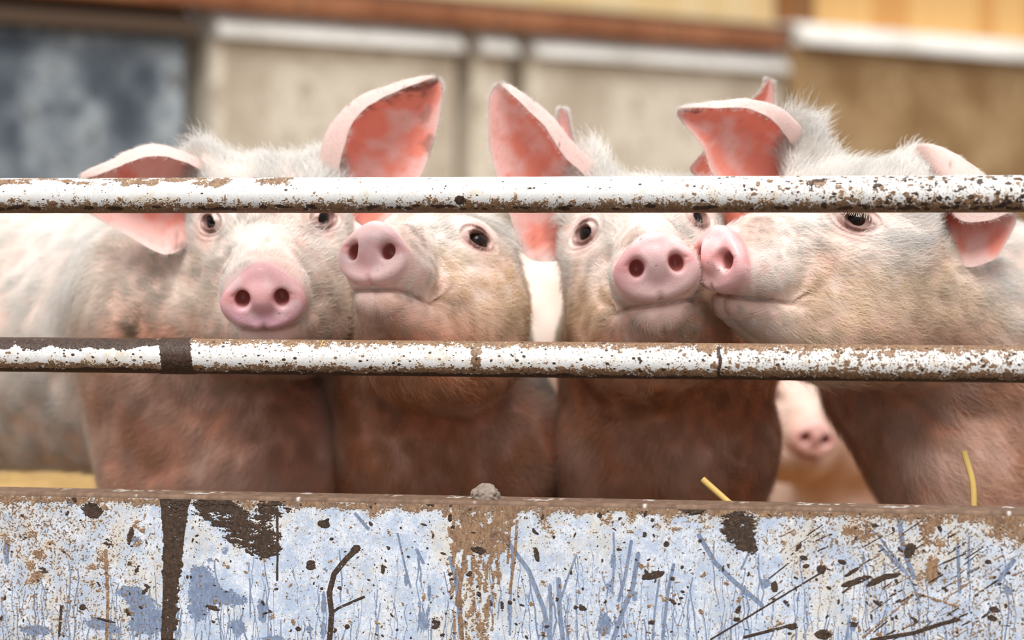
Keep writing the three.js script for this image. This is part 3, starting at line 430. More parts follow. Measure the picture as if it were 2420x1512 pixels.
// a tuft of short bristles leaning along +z, footprint about a centimetre
function tuftGeo(seed, n, len, lift, foot) {
  const r = rng(seed), pos = [], idx = [];
  for (let k = 0; k < n; k++) {
    const a = r() * 6.283, q = Math.sqrt(r()) * foot, x0 = Math.cos(a) * q, z0 = Math.sin(a) * q, L = len * (0.6 + r() * 0.7), yaw = (r() - 0.5) * 0.8, lf = lift * (0.5 + r()), w0 = 0.000115 * (0.8 + r() * 0.5), S = 3, cv = (r() - 0.5) * 0.9;
    for (let s = 0; s <= S; s++) {
      const t = s / S, yw = yaw + cv * t, dx = Math.sin(yw), dz = Math.cos(yw), X = x0 + dx * L * t, Z = z0 + dz * L * t, Y = L * (lf * t - lf * 0.55 * t * t) - 0.0006, w = w0 * (1 - 0.85 * t * t);
      for (let c = 0; c < 3; c++) { const b = c * 2.094; pos.push(X + dz * Math.cos(b) * w, Y + Math.sin(b) * w, Z - dx * Math.cos(b) * w); }
    }
    const b0 = k * (S + 1) * 3; for (let s = 0; s < S; s++) for (let c = 0; c < 3; c++) { const a1 = b0 + s * 3 + c, a2 = b0 + s * 3 + (c + 1) % 3; idx.push(a1, a2, a2 + 3, a1, a2 + 3, a1 + 3); }
  }
  const g = new THREE.BufferGeometry(); g.setAttribute('position', new THREE.Float32BufferAttribute(pos, 3)); g.setIndex(idx); g.computeVertexNormals(); return g;
}
const tufts = [tuftGeo(1, 22, 0.0115, 0.42, 0.0072), tuftGeo(2, 22, 0.019, 0.5, 0.0095), tuftGeo(3, 7, 0.0115, 0.42, 0.0035)];

// skin colours (linear)
const C_SKIN = [0.86, 0.64, 0.55], C_PALE = [0.90, 0.79, 0.72], C_SNOUT = [0.92, 0.50, 0.51], C_MAUVE = [0.74, 0.40, 0.49], C_EARIN = [0.96, 0.33, 0.25], C_EARPINK = [0.96, 0.56, 0.51], C_DIRT = [0.20, 0.12, 0.075], C_TANSHADE = [0.64, 0.25, 0.145];

function makePig(o) {
  const root = new THREE.Group(), seed = o.seed;
  root.position.set(o.base[0], 0, o.base[2]);
  const R = new THREE.Matrix4().makeRotationFromEuler(new THREE.Euler(o.pitch * Math.PI / 180, o.yaw * Math.PI / 180, o.roll * Math.PI / 180, 'YXZ')), S = o.scale, T = o.at, e = R.elements;
  const toWorld = (x, y, z) => [T[0] + S * (e[0] * x + e[4] * y + e[8] * z), T[1] + S * (e[1] * x + e[5] * y + e[9] * z), T[2] + S * (e[2] * x + e[6] * y + e[10] * z)];
  const toHead = (X, Y, Z) => { const a = (X - T[0]) / S, b = (Y - T[1]) / S, c = (Z - T[2]) / S; return [e[0] * a + e[1] * b + e[2] * c, e[4] * a + e[5] * b + e[6] * c, e[8] * a + e[9] * b + e[10] * c]; };
  const anchor = toWorld(0, -0.015, -0.2), prims = [...(o.ears ?? []).filter((r) => r.root).map((r) => { const m = [0, 1, 2].map((k) => lerp(P(...r.rows[0][1])[k], P(...r.rows[1][1])[k], 0.35)); m[2] -= 0.02; return { a: toWorld(r.root * 0.042, 0.05, -0.19), b: m, ra: 0.034 * S, rb: 0.017 * S, k: 0.03 }; }), { a: anchor, b: o.neck.slice(0, 3), ra: 0.074 * S, rb: o.neck[3], k: 0.03 }, ...o.body];
  const bodySDF = (X, Y, Z) => { let d = 1e9; for (const p of prims) d = smin(d, cone(X, Y, Z, p.a, p.b, p.ra, p.rb), p.k ?? 0.05); return Math.abs(d) > 0.05 ? d : d + (fbm3(X * 14 + seed, Y * 14, Z * 14, 2) - 0.5) * 0.014; };
  const full = (X, Y, Z, q) => { const w = sstep(-0.06, -0.15, q[2]), h = headSDF(q[0], q[1], q[2], o) * S + (fbm3(q[0] * 28 + seed, q[1] * 28, q[2] * 28, 2) - 0.5) * 0.004; if (w <= 0 && q[1] > -0.1) return h; const d = bodySDF(X, Y, Z); return smin(h, d, 0.002 + 0.04 * w); };
  const hb = [[-0.13, -0.135, -0.25], [0.13, 0.135, 0.016]], hc = o.cell ?? 0.0021;
  const fHead = (x, y, z) => { const w = toWorld(x, y, z); return full(w[0], w[1], w[2], [x, y, z]) / S; };
  const nH = [0, 1, 2].map((k) => Math.ceil((hb[1][k] - hb[0][k]) / hc));
  const A = surfaceNets(fHead, hb[0], nH, hc);
  const inHead = (X, Y, Z) => { const q = toHead(X, Y, Z), m = hc * 2 + (o.bodyCell ?? 0.0065) * 1.2; for (let k = 0; k < 3; k++) if (q[k] < hb[0][k] + m || q[k] > hb[1][k] - m) return false; return true; };
  const fBody = (X, Y, Z) => full(X, Y, Z, toHead(X, Y, Z));
  let lo = [9, 9, 9], hi = [-9, -9, -9]; for (const p of prims) for (const [c, r] of [[p.a, p.ra], [p.b, p.rb]]) for (let k = 0; k < 3; k++) { lo[k] = Math.min(lo[k], c[k] - r - 0.04); hi[k] = Math.max(hi[k], c[k] + r + 0.04); }
  const bc = o.bodyCell ?? 0.0065, Bd = surfaceNets(fBody, lo, [0, 1, 2].map((k) => Math.ceil((hi[k] - lo[k]) / bc)), bc, inHead);
  // tan throat, breast and forelegs, deepened by painted shade under the head
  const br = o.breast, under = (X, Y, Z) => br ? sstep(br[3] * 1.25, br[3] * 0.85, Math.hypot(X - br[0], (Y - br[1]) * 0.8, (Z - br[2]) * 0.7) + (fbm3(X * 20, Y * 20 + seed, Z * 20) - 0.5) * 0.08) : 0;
  const pos = [], nor = [], col = [], uv = [], idx = [], local = []; // local: head-space position or null
  for (let i = 0; i < A.pos.length; i += 3) { const w = toWorld(A.pos[i], A.pos[i + 1], A.pos[i + 2]); pos.push(...w); const n = V(A.nor[i], A.nor[i + 1], A.nor[i + 2]).transformDirection(R); nor.push(n.x, n.y, n.z); local.push([A.pos[i], A.pos[i + 1], A.pos[i + 2]]); }
  idx.push(...[]); for (const v of A.idx) idx.push(v);
  const nA = pos.length / 3; for (let i = 0; i < Bd.pos.length; i += 3) { pos.push(Bd.pos[i], Bd.pos[i + 1], Bd.pos[i + 2]); nor.push(Bd.nor[i], Bd.nor[i + 1], Bd.nor[i + 2]); local.push(toHead(Bd.pos[i], Bd.pos[i + 1], Bd.pos[i + 2])); }
  for (const v of Bd.idx) idx.push(v + nA);
  { // moist snout disc: its own stretch of the index
    const a = [], b = []; for (let i = 0; i < idx.length; i += 3) { const L = local[idx[i]], t = L[2] > -0.0215 && L[2] < 0.02 && Math.abs(L[0]) < 0.05 && Math.abs(L[1]) < 0.05 ? b : a; t.push(idx[i], idx[i + 1], idx[i + 2]); }
    idx.length = 0; for (const v of a) idx.push(v); o.snoutAt = idx.length; for (const v of b) idx.push(v);
  }
  const nSkin = pos.length / 3, skinIdx = idx.length;
  // colours of the skin
  for (let i = 0; i < nSkin; i++) {
    const X = pos[i * 3], Y = pos[i * 3 + 1], Z = pos[i * 3 + 2], [x, y, z] = local[i], ax = Math.abs(x), n1 = fbm3(X * 22 + seed, Y * 22, Z * 22), n2 = fbm3(X * 70, Y * 70 + seed, Z * 70), n3 = noise3(X * 420, Y * 420, Z * 420 + seed);
    const c = m3([...C_PALE], C_SKIN, sstep(0.35, 0.65, n1)); m3(c, [0.80, 0.46, 0.38], sstep(0.55, 0.75, n2) * 0.35);
    const dHead = Math.hypot(x, y, z + 0.14), jowl = sstep(0.02, -0.07, y + (n1 - 0.5) * 0.12) * sstep(-0.035, -0.10, z) * sstep(0.25, 0.19, dHead);
    m3(c, [0.84, 0.55, 0.38], (o.gold ?? 1) * (o.tan ?? 1) * jowl * 0.7); m3(c, C_TANSHADE, (o.tan ?? 1) * sstep(-0.02, -0.09, y) * (0.6 + 0.4 * sstep(0.4, 0.6, n1)) * under(X, Y, Z));  // breast skin darkened: shade below the head painted in
    if (z > -0.16 && dHead < 0.3) {
      const q = Math.sqrt((x / 0.042) ** 2 + ((y + 0.003) / 0.037) ** 2), sn = sstep(-0.024, -0.017, z + (n2 - 0.5) * 0.006) * sstep(1.25, 1.1, q);
      m3(c, [0.80, 0.47, 0.42], sstep(-0.075, -0.02, z + (n1 - 0.5) * 0.03) * 0.3);                    // pinker muzzle
      const s = m3([...C_SNOUT], o.mauve ? C_MAUVE : [0.92, 0.62, 0.60], o.mauve ? sstep(0.3, 0.7, n1) * sstep(0.012, -0.02, y + (n1 - .5) * 0.03) : sstep(0.35, 0.7, n1)); m3(s, [0.95, 0.72, 0.71], sstep(0.45, 0.7, n2) * 0.5); m3(s, [0.72, 0.26, 0.24], sstep(0.013, 0.007, Math.hypot((ax - 0.024) * 0.6, (y - 0.003) * 1.6) + (n2 - 0.5) * 0.006) * 0.5);
      m3(c, s, sn);
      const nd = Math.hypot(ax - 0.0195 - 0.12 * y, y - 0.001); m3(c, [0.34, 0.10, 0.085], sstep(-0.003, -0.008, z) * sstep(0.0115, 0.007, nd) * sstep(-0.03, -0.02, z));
      if (sn > 0.5) m3(c, [0.25, 0.11, 0.09], sstep(0.86, 0.93, n3) * sstep(0.52, 0.66, n2) * 0.8);
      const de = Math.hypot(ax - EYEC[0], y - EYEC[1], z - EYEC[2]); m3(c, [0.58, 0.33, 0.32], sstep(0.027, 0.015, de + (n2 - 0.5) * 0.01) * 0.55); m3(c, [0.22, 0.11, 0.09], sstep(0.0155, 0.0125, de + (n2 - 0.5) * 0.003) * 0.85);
      m3(c, [0.42, 0.24, 0.2], sstep(0.0035, 0.0015, Math.abs(y + 0.0355)) * sstep(-0.1, -0.09, z) * sstep(0, -0.02, z) * 0.35 * (1 - sn));  // shade of the mouth crease painted into the skin
      for (const [gx, gy, gz, gr, gs] of o.grimeShade ?? []) m3(c, [0.34, 0.19, 0.12], sstep(gr, gr * 0.45, Math.hypot(x - gx, y - gy, z - gz) + (n1 - 0.5) * gr * 0.9 + (n2 - 0.5) * gr * 0.9) * gs * (0.65 + 0.35 * n3));
      m3(c, C_DIRT, sstep(0.9, 0.96, n3) * sstep(0.5, 0.65, n1) * 0.5);
    } else m3(c, C_DIRT, sstep(0.93, 0.97, n3) * sstep(0.5, 0.65, n1) * 0.5);
    for (const [mx, my, mz, mr] of o.mud ?? []) m3(c, [0.16, 0.11, 0.06], sstep(mr, mr * 0.5, Math.hypot((X - mx) - (Y - my) * 0.5, (Y - my) * 0.55, (Z - mz) * 0.2) + (n2 - 0.5) * mr * 1.2) * 0.85);
    if (o.tint) { c[0] *= o.tint[0]; c[1] *= o.tint[1]; c[2] *= o.tint[2]; }
    col.push(...c); uv.push(x + z * 0.6, y + z * 0.5);
  }
  // ears, rooted inside the head
  const earInfo = [];
  for (const ear of o.ears ?? []) {
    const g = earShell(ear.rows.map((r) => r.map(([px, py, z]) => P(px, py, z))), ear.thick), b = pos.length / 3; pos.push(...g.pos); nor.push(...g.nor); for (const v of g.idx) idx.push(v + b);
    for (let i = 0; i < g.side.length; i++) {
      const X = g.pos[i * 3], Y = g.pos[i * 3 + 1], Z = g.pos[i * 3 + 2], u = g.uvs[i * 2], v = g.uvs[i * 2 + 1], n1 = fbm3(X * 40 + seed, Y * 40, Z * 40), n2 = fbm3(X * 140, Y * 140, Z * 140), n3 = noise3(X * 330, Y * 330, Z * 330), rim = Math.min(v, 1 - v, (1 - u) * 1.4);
      let c; if (g.side[i] > 0) { c = m3([...C_EARPINK], C_EARIN, sstep(0.40, 0.62, n1 + (ear.red ?? 0) + 0.28 * (0.62 - v))); m3(c, [0.74, 0.26, 0.20], sstep(0.55, 0.72, n2) * 0.3); m3(c, [0.9, 0.7, 0.65], Math.max(sstep(0.09, 0.0, rim), ear.rows[0].length > 3 ? sstep(0.26, 0.18, v) : 0) * 0.8); } else { c = m3([0.90, 0.68, 0.62], [0.86, 0.6, 0.55], n1); }  // redder towards the upper margin: light through the ear painted in
      for (const [du, dv, dr, ds] of ear.dirt ?? []) m3(c, [0.20, 0.10, 0.08], sstep(dr, dr * 0.3, Math.hypot((u - du), (v - dv)) + (n2 - 0.5) * dr * 1.6) * ds);
      m3(c, [0.16, 0.08, 0.06], sstep(0.88, 0.94, n3) * sstep(0.48, 0.6, n1 + (ear.speck ?? 0)) * 0.8);
      if (o.tint) { c[0] *= o.tint[0]; c[1] *= o.tint[1]; c[2] *= o.tint[2]; }
      col.push(...c); uv.push(u * 0.12, v * 0.09);
      const st = 27, M2 = g.side.length / 2, loc = i % M2, row = Math.floor(loc / st), j = i + (row < 44 ? st : -st), sg = row < 44 ? 1 : -1, d = V(g.pos[j * 3] - X, g.pos[j * 3 + 1] - Y, g.pos[j * 3 + 2] - Z).multiplyScalar(sg).normalize();
      const je = loc % st < 13 ? i + 1 : i - 1, out = V(X - g.pos[je * 3], Y - g.pos[je * 3 + 1], Z - g.pos[je * 3 + 2]).normalize(); d.addScaledVector(out, rim < 0.06 ? 1.2 : 0.2).normalize();
      earInfo.push([d.x, d.y, d.z, rim < 0.05 ? 0.5 : g.side[i] < 0 ? 0.45 : 0.012]);
    }
  }
  const nEar = pos.length / 3;
  for (let i = 0; i < pos.length; i += 3) { pos[i] -= root.position.x; pos[i + 2] -= root.position.z; }
  const geo = new THREE.BufferGeometry();
  geo.setAttribute('position', new THREE.Float32BufferAttribute(pos, 3)); geo.setAttribute('normal', new THREE.Float32BufferAttribute(nor, 3)); geo.setAttribute('color', new THREE.Float32BufferAttribute(col, 3)); geo.setAttribute('uv', new THREE.Float32BufferAttribute(uv, 2)); geo.setIndex(new THREE.BufferAttribute(Uint32Array.from(idx), 1));
  geo.addGroup(0, o.snoutAt, 0); geo.addGroup(o.snoutAt, skinIdx - o.snoutAt, 2); if (idx.length > skinIdx) geo.addGroup(skinIdx, idx.length - skinIdx, 1);
  mesh('body', geo, [skinMat, earMat, snoutMat], root);
  // eyes
  for (const s of [-1, 1]) {
    const n = V(EYEN.x * s, EYEN.y, EYEN.z), c = V(EYEC[0] * s, EYEC[1], EYEC[2]).addScaledVector(n, -0.0098 + (o.eyeOut ?? 0)), w = toWorld(c.x, c.y, c.z), m = mesh('eye', eyeGeo, eyeMat, root); m.position.set(w[0] - root.position.x, w[1], w[2] - root.position.z); m.scale.setScalar(S);
    if (o.lash && s > 0) { // pale lashes on the upper lid
      const parts = [], lr = rng(seed * 5 + s + 9), tt = V(EYET.x * s, EYET.y, EYET.z), bb = V(EYEB.x * s, EYEB.y, EYEB.z), c0 = V(EYEC[0] * s, EYEC[1], EYEC[2]);
      for (let k = 0; k < 16; k++) { const u = (k / 15 * 2 - 1) * 0.0105, v = 0.0064 * Math.sqrt(Math.max(0, 1 - (u / 0.0135) ** 2)) + 0.0016, at = (a, b2, c2) => { const q = c0.clone().addScaledVector(tt, u + a).addScaledVector(bb, v + b2).addScaledVector(n, c2), w2 = toWorld(q.x, q.y, q.z); return V(w2[0] - root.position.x, w2[1], w2[2] - root.position.z); }, l = 0.8 + lr() * 0.5;
        parts.push(new THREE.TubeGeometry(new THREE.CatmullRomCurve3([at(0, 0, 0.001), at(u * 0.15, 0.0005, 0.005 * l), at(u * 0.35 + (lr() - 0.5) * 0.002, (o.lash ?? 0.004) * l, 0.009 * l)]), 5, 0.0002, 4)); }
      mesh('eyelashes', mergeGeometries(parts), lashMat, root);
    }
    const look = n.clone().lerp(V(0.25 * s, 0.1, 1), 0.35).normalize().transformDirection(R); m.quaternion.setFromUnitVectors(V(0, 0, 1), look);
  }
  // coat of bristles
  if (o.coat) {
    const r = rng(seed * 31 + 7), mats = [[], [], []], cols = [[], [], []], a = V(), b = V(), c = V(), n = V(), p = V(), f = V(), sd = V(), up = V(), M = new THREE.Matrix4(), back = V(...o.flow).normalize();
    for (let t = 0; t < skinIdx; t += 3) {
      const ia = idx[t], ib = idx[t + 1], ic = idx[t + 2]; a.fromArray(pos, ia * 3); b.fromArray(pos, ib * 3); c.fromArray(pos, ic * 3);
      const L = local[ia], ax = Math.abs(L[0]), dH = Math.hypot(L[0], L[1], L[2] + 0.14), head = dH < 0.2;
      const Z = a.z + root.position.z, X = a.x + root.position.x; if (a.y < 0.28 || Z < -0.75 || X < -0.66 || X > 0.62) continue;
      if (L[2] > -0.024 && dH < 0.3) continue; // bare snout disc
      if (nor[ia * 3 + 2] < -0.55 && nor[ia * 3 + 1] < 0.5) continue;
      const de = Math.hypot(ax - EYEC[0], L[1] - EYEC[1], L[2] - EYEC[2]); if (de < (L[2] > EYEC[2] + 0.002 || L[1] > EYEC[1] + 0.008 ? 0.031 : 0.023)) continue;
      let dens = head ? 1 / 24e-6 : (Z > -0.45 ? 1 / 30e-6 : 1 / 42e-6); if (L[2] > -0.07 && head) dens *= 0.9; dens *= o.coat * 0.4;
      const area = f.subVectors(b, a).cross(sd.subVectors(c, a)).length() / 2; let k = area * dens; k = Math.floor(k) + (r() < k % 1 ? 1 : 0);
      for (; k > 0; k--) {
        let u = r(), v = r(); if (u + v > 1) { u = 1 - u; v = 1 - v; } p.copy(a).multiplyScalar(1 - u - v).addScaledVector(b, u).addScaledVector(c, v); n.fromArray(nor, ia * 3);
        const w = sstep(0.14, 0.26, dH), q = V(L[0] * 0.8, L[1] * 0.9 + 0.012, L[2] - 0.03); if (ax < 1e-9) q.x = 1e-4; q.transformDirection(R).normalize();
        f.copy(q).lerp(back, w); const nz = noise3(p.x * 18 + seed, p.y * 18, p.z * 18) - 0.5, nz2 = noise3(p.x * 60, p.y * 60 + seed, p.z * 60) - 0.5; f.x += nz * 0.7 + nz2 * 0.35; f.y -= nz * 0.5 + nz2 * 0.3; f.z += nz * 0.4;
        f.addScaledVector(n, -f.dot(n)).normalize(); if (!(f.lengthSq() > 0.5)) continue; sd.crossVectors(n, f); up.copy(n);
        const crown = head && L[1] > 0.07 && L[2] < -0.12, big = !head || crown || r() < 0.12 ? 1 : 0, s = (L[2] > -0.08 && head ? 0.6 : 1) * (0.75 + r() * 0.5) * (crown ? 1.15 : 1), lift = crown ? 1.7 : 1;
        M.makeBasis(sd.multiplyScalar(s), up.multiplyScalar(s * lift), f.multiplyScalar(s)); M.setPosition(p.x, p.y, p.z); mats[big].push(...M.elements);
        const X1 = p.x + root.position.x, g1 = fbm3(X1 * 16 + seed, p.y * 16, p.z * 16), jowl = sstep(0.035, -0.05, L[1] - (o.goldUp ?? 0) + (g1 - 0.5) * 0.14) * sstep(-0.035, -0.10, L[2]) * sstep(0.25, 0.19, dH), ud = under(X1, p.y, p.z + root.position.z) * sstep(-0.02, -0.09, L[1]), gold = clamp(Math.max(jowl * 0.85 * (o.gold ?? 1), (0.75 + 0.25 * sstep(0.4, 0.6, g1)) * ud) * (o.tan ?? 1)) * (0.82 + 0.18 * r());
        const h = [0.95, 0.92, 0.87]; m3(h, m3([0.92, 0.65, 0.36], [0.70, 0.30, 0.125], ud), gold); const bri = 0.74 + r() * 0.14 + 0.2 * sstep(0.3, 0.7, noise3(X1 * 90 + p.z * 40, p.y * 90, p.z * 25 + seed)); for (const [mx, my, mz, mr] of o.mud ?? []) m3(h, [0.16, 0.11, 0.06], sstep(mr, mr * 0.5, Math.hypot((X1 - mx) - (p.y - my) * 0.5, (p.y - my) * 0.55)) * 0.8);  // breast bristles carry the same painted shade
        for (const [gx, gy, gz, gr, gs] of o.grimeShade ?? []) m3(h, [0.36, 0.24, 0.17], sstep(gr, gr * 0.45, Math.hypot(L[0] - gx, L[1] - gy, L[2] - gz)) * gs * 0.8);
        cols[big].push(h[0] * bri, h[1] * bri, h[2] * bri);
      }
    }
    for (let i = nSkin; i < nEar; i++) { // fine hair on the backs and rims of the ears
      const info = earInfo[i - nSkin]; if (!info || r() > info[3] * o.coat) continue; p.fromArray(pos, i * 3); n.fromArray(nor, i * 3); f.set(info[0], info[1], info[2]);
      f.addScaledVector(n, 0.25 - f.dot(n)).normalize(); sd.crossVectors(n, f).normalize(); up.crossVectors(f, sd); const s = 0.28 + r() * 0.25;
      M.makeBasis(sd.multiplyScalar(s), up.multiplyScalar(s), f.multiplyScalar(s)); M.setPosition(p.x, p.y, p.z); mats[2].push(...M.elements); const bri = 0.85 + r() * 0.15; cols[2].push(0.97 * bri, 0.92 * bri, 0.87 * bri);
    }
    for (const k of [0, 1, 2]) { const cnt = mats[k].length / 16; if (!cnt) continue; const im = new THREE.InstancedMesh(tufts[k], coatMat, cnt); im.instanceMatrix.array.set(mats[k]); im.instanceColor = new THREE.InstancedBufferAttribute(Float32Array.from(cols[k]), 3); im.name = 'coat'; im.userData.kind = 'stuff'; shade(im); root.add(im); }
  }
  top(root, 'pig', o.label, 'pig');
  return root;
}
const cn = (a, b, ra, rb, k) => ({ a, b, ra, rb, k });
const leg = (px, py, z, r = 0.055) => { const a = P(px, py, z); return [cn(a, [a[0], 0.2, z], r, r * 0.72), cn([a[0], 0.2, z], [a[0], 0.03, z], r * 0.62, r * 0.5)]; };

makePig({
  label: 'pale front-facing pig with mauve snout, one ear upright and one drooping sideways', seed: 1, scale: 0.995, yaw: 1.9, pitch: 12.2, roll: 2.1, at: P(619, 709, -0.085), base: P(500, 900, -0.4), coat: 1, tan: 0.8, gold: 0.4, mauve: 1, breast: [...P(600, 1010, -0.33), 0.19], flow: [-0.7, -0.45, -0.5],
  neck: [...P(440, 720, -0.38), 0.125],
  body: [cn(P(520, 880, -0.4), P(570, 1040, -0.4), 0.12, 0.112), cn(P(400, 960, -0.4), P(400, 1080, -0.4), 0.073, 0.071), cn(P(340, 785, -0.54), P(-300, 790, -0.95), 0.158, 0.175), cn(P(-300, 790, -0.95), P(-450, 780, -1.1), 0.175, 0.16), ...leg(390, 1060, -0.41), ...leg(690, 1060, -0.41), ...leg(-350, 900, -0.9), ...leg(-480, 900, -1.15)],
  grimeShade: [[0.0, 0.062, -0.105, 0.03, 0.4], [0.06, -0.03, -0.09, 0.05, 0.55]], mud: [[...P(345, 757, -0.33), 0.016]],  // brow patch is grime; cheek patch paints in shade from the neighbouring pig
  ears: [
    { root: 1, rows: [[[790, 455, -0.262], [762, 440, -0.275], [800, 480, -0.31], [840, 520, -0.31], [880, 545, -0.28]], [[812, 350, -0.245], [772, 330, -0.262], [835, 400, -0.325], [900, 450, -0.325], [965, 465, -0.27]], [[850, 268, -0.24], [828, 250, -0.255], [890, 300, -0.31], [955, 345, -0.31], [1012, 375, -0.262]], [[938, 216, -0.238], [930, 201, -0.248], [970, 235, -0.285], [1005, 262, -0.285], [1036, 290, -0.258]], [[1026, 184, -0.25], [1022, 180, -0.252], [1035, 184, -0.262], [1042, 190, -0.262], [1047, 205, -0.258]]], dirt: [[0.97, 0.5, 0.2, 0.75], [0.85, 0.35, 0.13, 0.75], [0.7, 0.33, 0.1, 0.7], [0.55, 0.31, 0.09, 0.6], [0.4, 0.3, 0.07, 0.5], [0.6, 0.97, 0.1, 0.6], [0.75, 0.8, 0.09, 0.4]], speck: 0.12, red: 0.08 },
    { root: -1, rows: [[[490, 415, -0.262], [488, 398, -0.27], [492, 440, -0.285], [495, 490, -0.285], [478, 540, -0.268]], [[440, 385, -0.215], [430, 362, -0.235], [432, 420, -0.285], [440, 500, -0.285], [446, 578, -0.245]], [[352, 368, -0.2], [350, 346, -0.222], [350, 410, -0.28], [360, 510, -0.28], [388, 601, -0.23]], [[266, 400, -0.212], [268, 380, -0.228], [265, 420, -0.265], [270, 480, -0.265], [292, 552, -0.238]], [[195, 425, -0.245], [190, 414, -0.25], [186, 440, -0.258], [190, 470, -0.26], [204, 500, -0.258]]], dirt: [[0.33, 1.0, 0.12, 0.7]], red: -0.12 },
  ],
});
makePig({
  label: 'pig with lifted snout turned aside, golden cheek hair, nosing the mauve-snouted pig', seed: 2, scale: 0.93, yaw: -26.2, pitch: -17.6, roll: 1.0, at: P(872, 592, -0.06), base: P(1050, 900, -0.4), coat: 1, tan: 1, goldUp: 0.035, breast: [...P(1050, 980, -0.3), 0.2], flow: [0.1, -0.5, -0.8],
  neck: [...P(1000, 765, -0.33), 0.105],
  body: [cn(P(1040, 930, -0.4), P(1050, 1000, -0.4), 0.115, 0.124), cn(P(955, 830, -0.47), P(940, 770, -1.05), 0.13, 0.155), ...leg(890, 1060, -0.41), ...leg(1200, 1060, -0.41), ...leg(880, 900, -1.0), ...leg(1050, 900, -1.0)],
  grimeShade: [[0.03, 0.03, -0.045, 0.03, 0.6], [0.01, -0.06, -0.05, 0.05, 0.5], [0.05, -0.03, -0.1, 0.018, 0.6]],
});
makePig({
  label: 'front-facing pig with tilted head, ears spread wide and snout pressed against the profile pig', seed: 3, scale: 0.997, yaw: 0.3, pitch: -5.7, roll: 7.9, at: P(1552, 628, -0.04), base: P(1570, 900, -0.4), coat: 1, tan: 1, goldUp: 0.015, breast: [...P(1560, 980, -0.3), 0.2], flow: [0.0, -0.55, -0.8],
  neck: [...P(1570, 810, -0.33), 0.105],
  body: [cn(P(1560, 940, -0.39), P(1560, 1010, -0.39), 0.108, 0.117), cn(P(1590, 810, -0.47), P(1600, 765, -1.0), 0.12, 0.14), ...leg(1430, 1060, -0.41), ...leg(1690, 1060, -0.41), ...leg(1520, 900, -0.95), ...leg(1680, 900, -0.95)],
  grimeShade: [[-0.02, 0.036, -0.035, 0.025, 0.5], [0.04, -0.055, -0.06, 0.05, 0.6], [-0.03, -0.045, -0.04, 0.03, 0.4]],
  ears: [
    { root: -1, rows: [[[1392, 425, -0.225], [1412, 402, -0.24], [1390, 470, -0.275], [1378, 540, -0.275], [1352, 612, -0.245]], [[1335, 370, -0.205], [1350, 342, -0.222], [1322, 430, -0.285], [1290, 520, -0.28], [1247, 606, -0.235]], [[1290, 305, -0.2], [1304, 284, -0.215], [1268, 350, -0.27], [1235, 410, -0.27], [1193, 472, -0.228]], [[1232, 242, -0.2], [1240, 228, -0.21], [1212, 270, -0.245], [1188, 310, -0.245], [1157, 350, -0.224]], [[1186, 202, -0.212], [1188, 197, -0.216], [1176, 198, -0.224], [1166, 206, -0.226], [1156, 226, -0.224]]], red: 0.0, dirt: [[0.1, 0.85, 0.2, 0.4]] },
    { rows: [[[1300, 330, -0.262], [1325, 350, -0.268], [1372, 372, -0.262]], [[1312, 292, -0.262], [1332, 300, -0.268], [1352, 318, -0.262]], [[1322, 258, -0.264], [1330, 256, -0.266], [1340, 262, -0.264]]], thick: 0.004, red: -0.3 },
    { root: 1, rows: [[[1630, 395, -0.26], [1680, 470, -0.275], [1735, 560, -0.265]], [[1690, 325, -0.265], [1725, 410, -0.3], [1790, 530, -0.27]], [[1745, 265, -0.27], [1775, 335, -0.295], [1818, 420, -0.275]], [[1796, 218, -0.275], [1806, 245, -0.285], [1827, 280, -0.278]], [[1811, 188, -0.278], [1818, 186, -0.28], [1827, 195, -0.278]]], red: 0.05 },
  ],
});
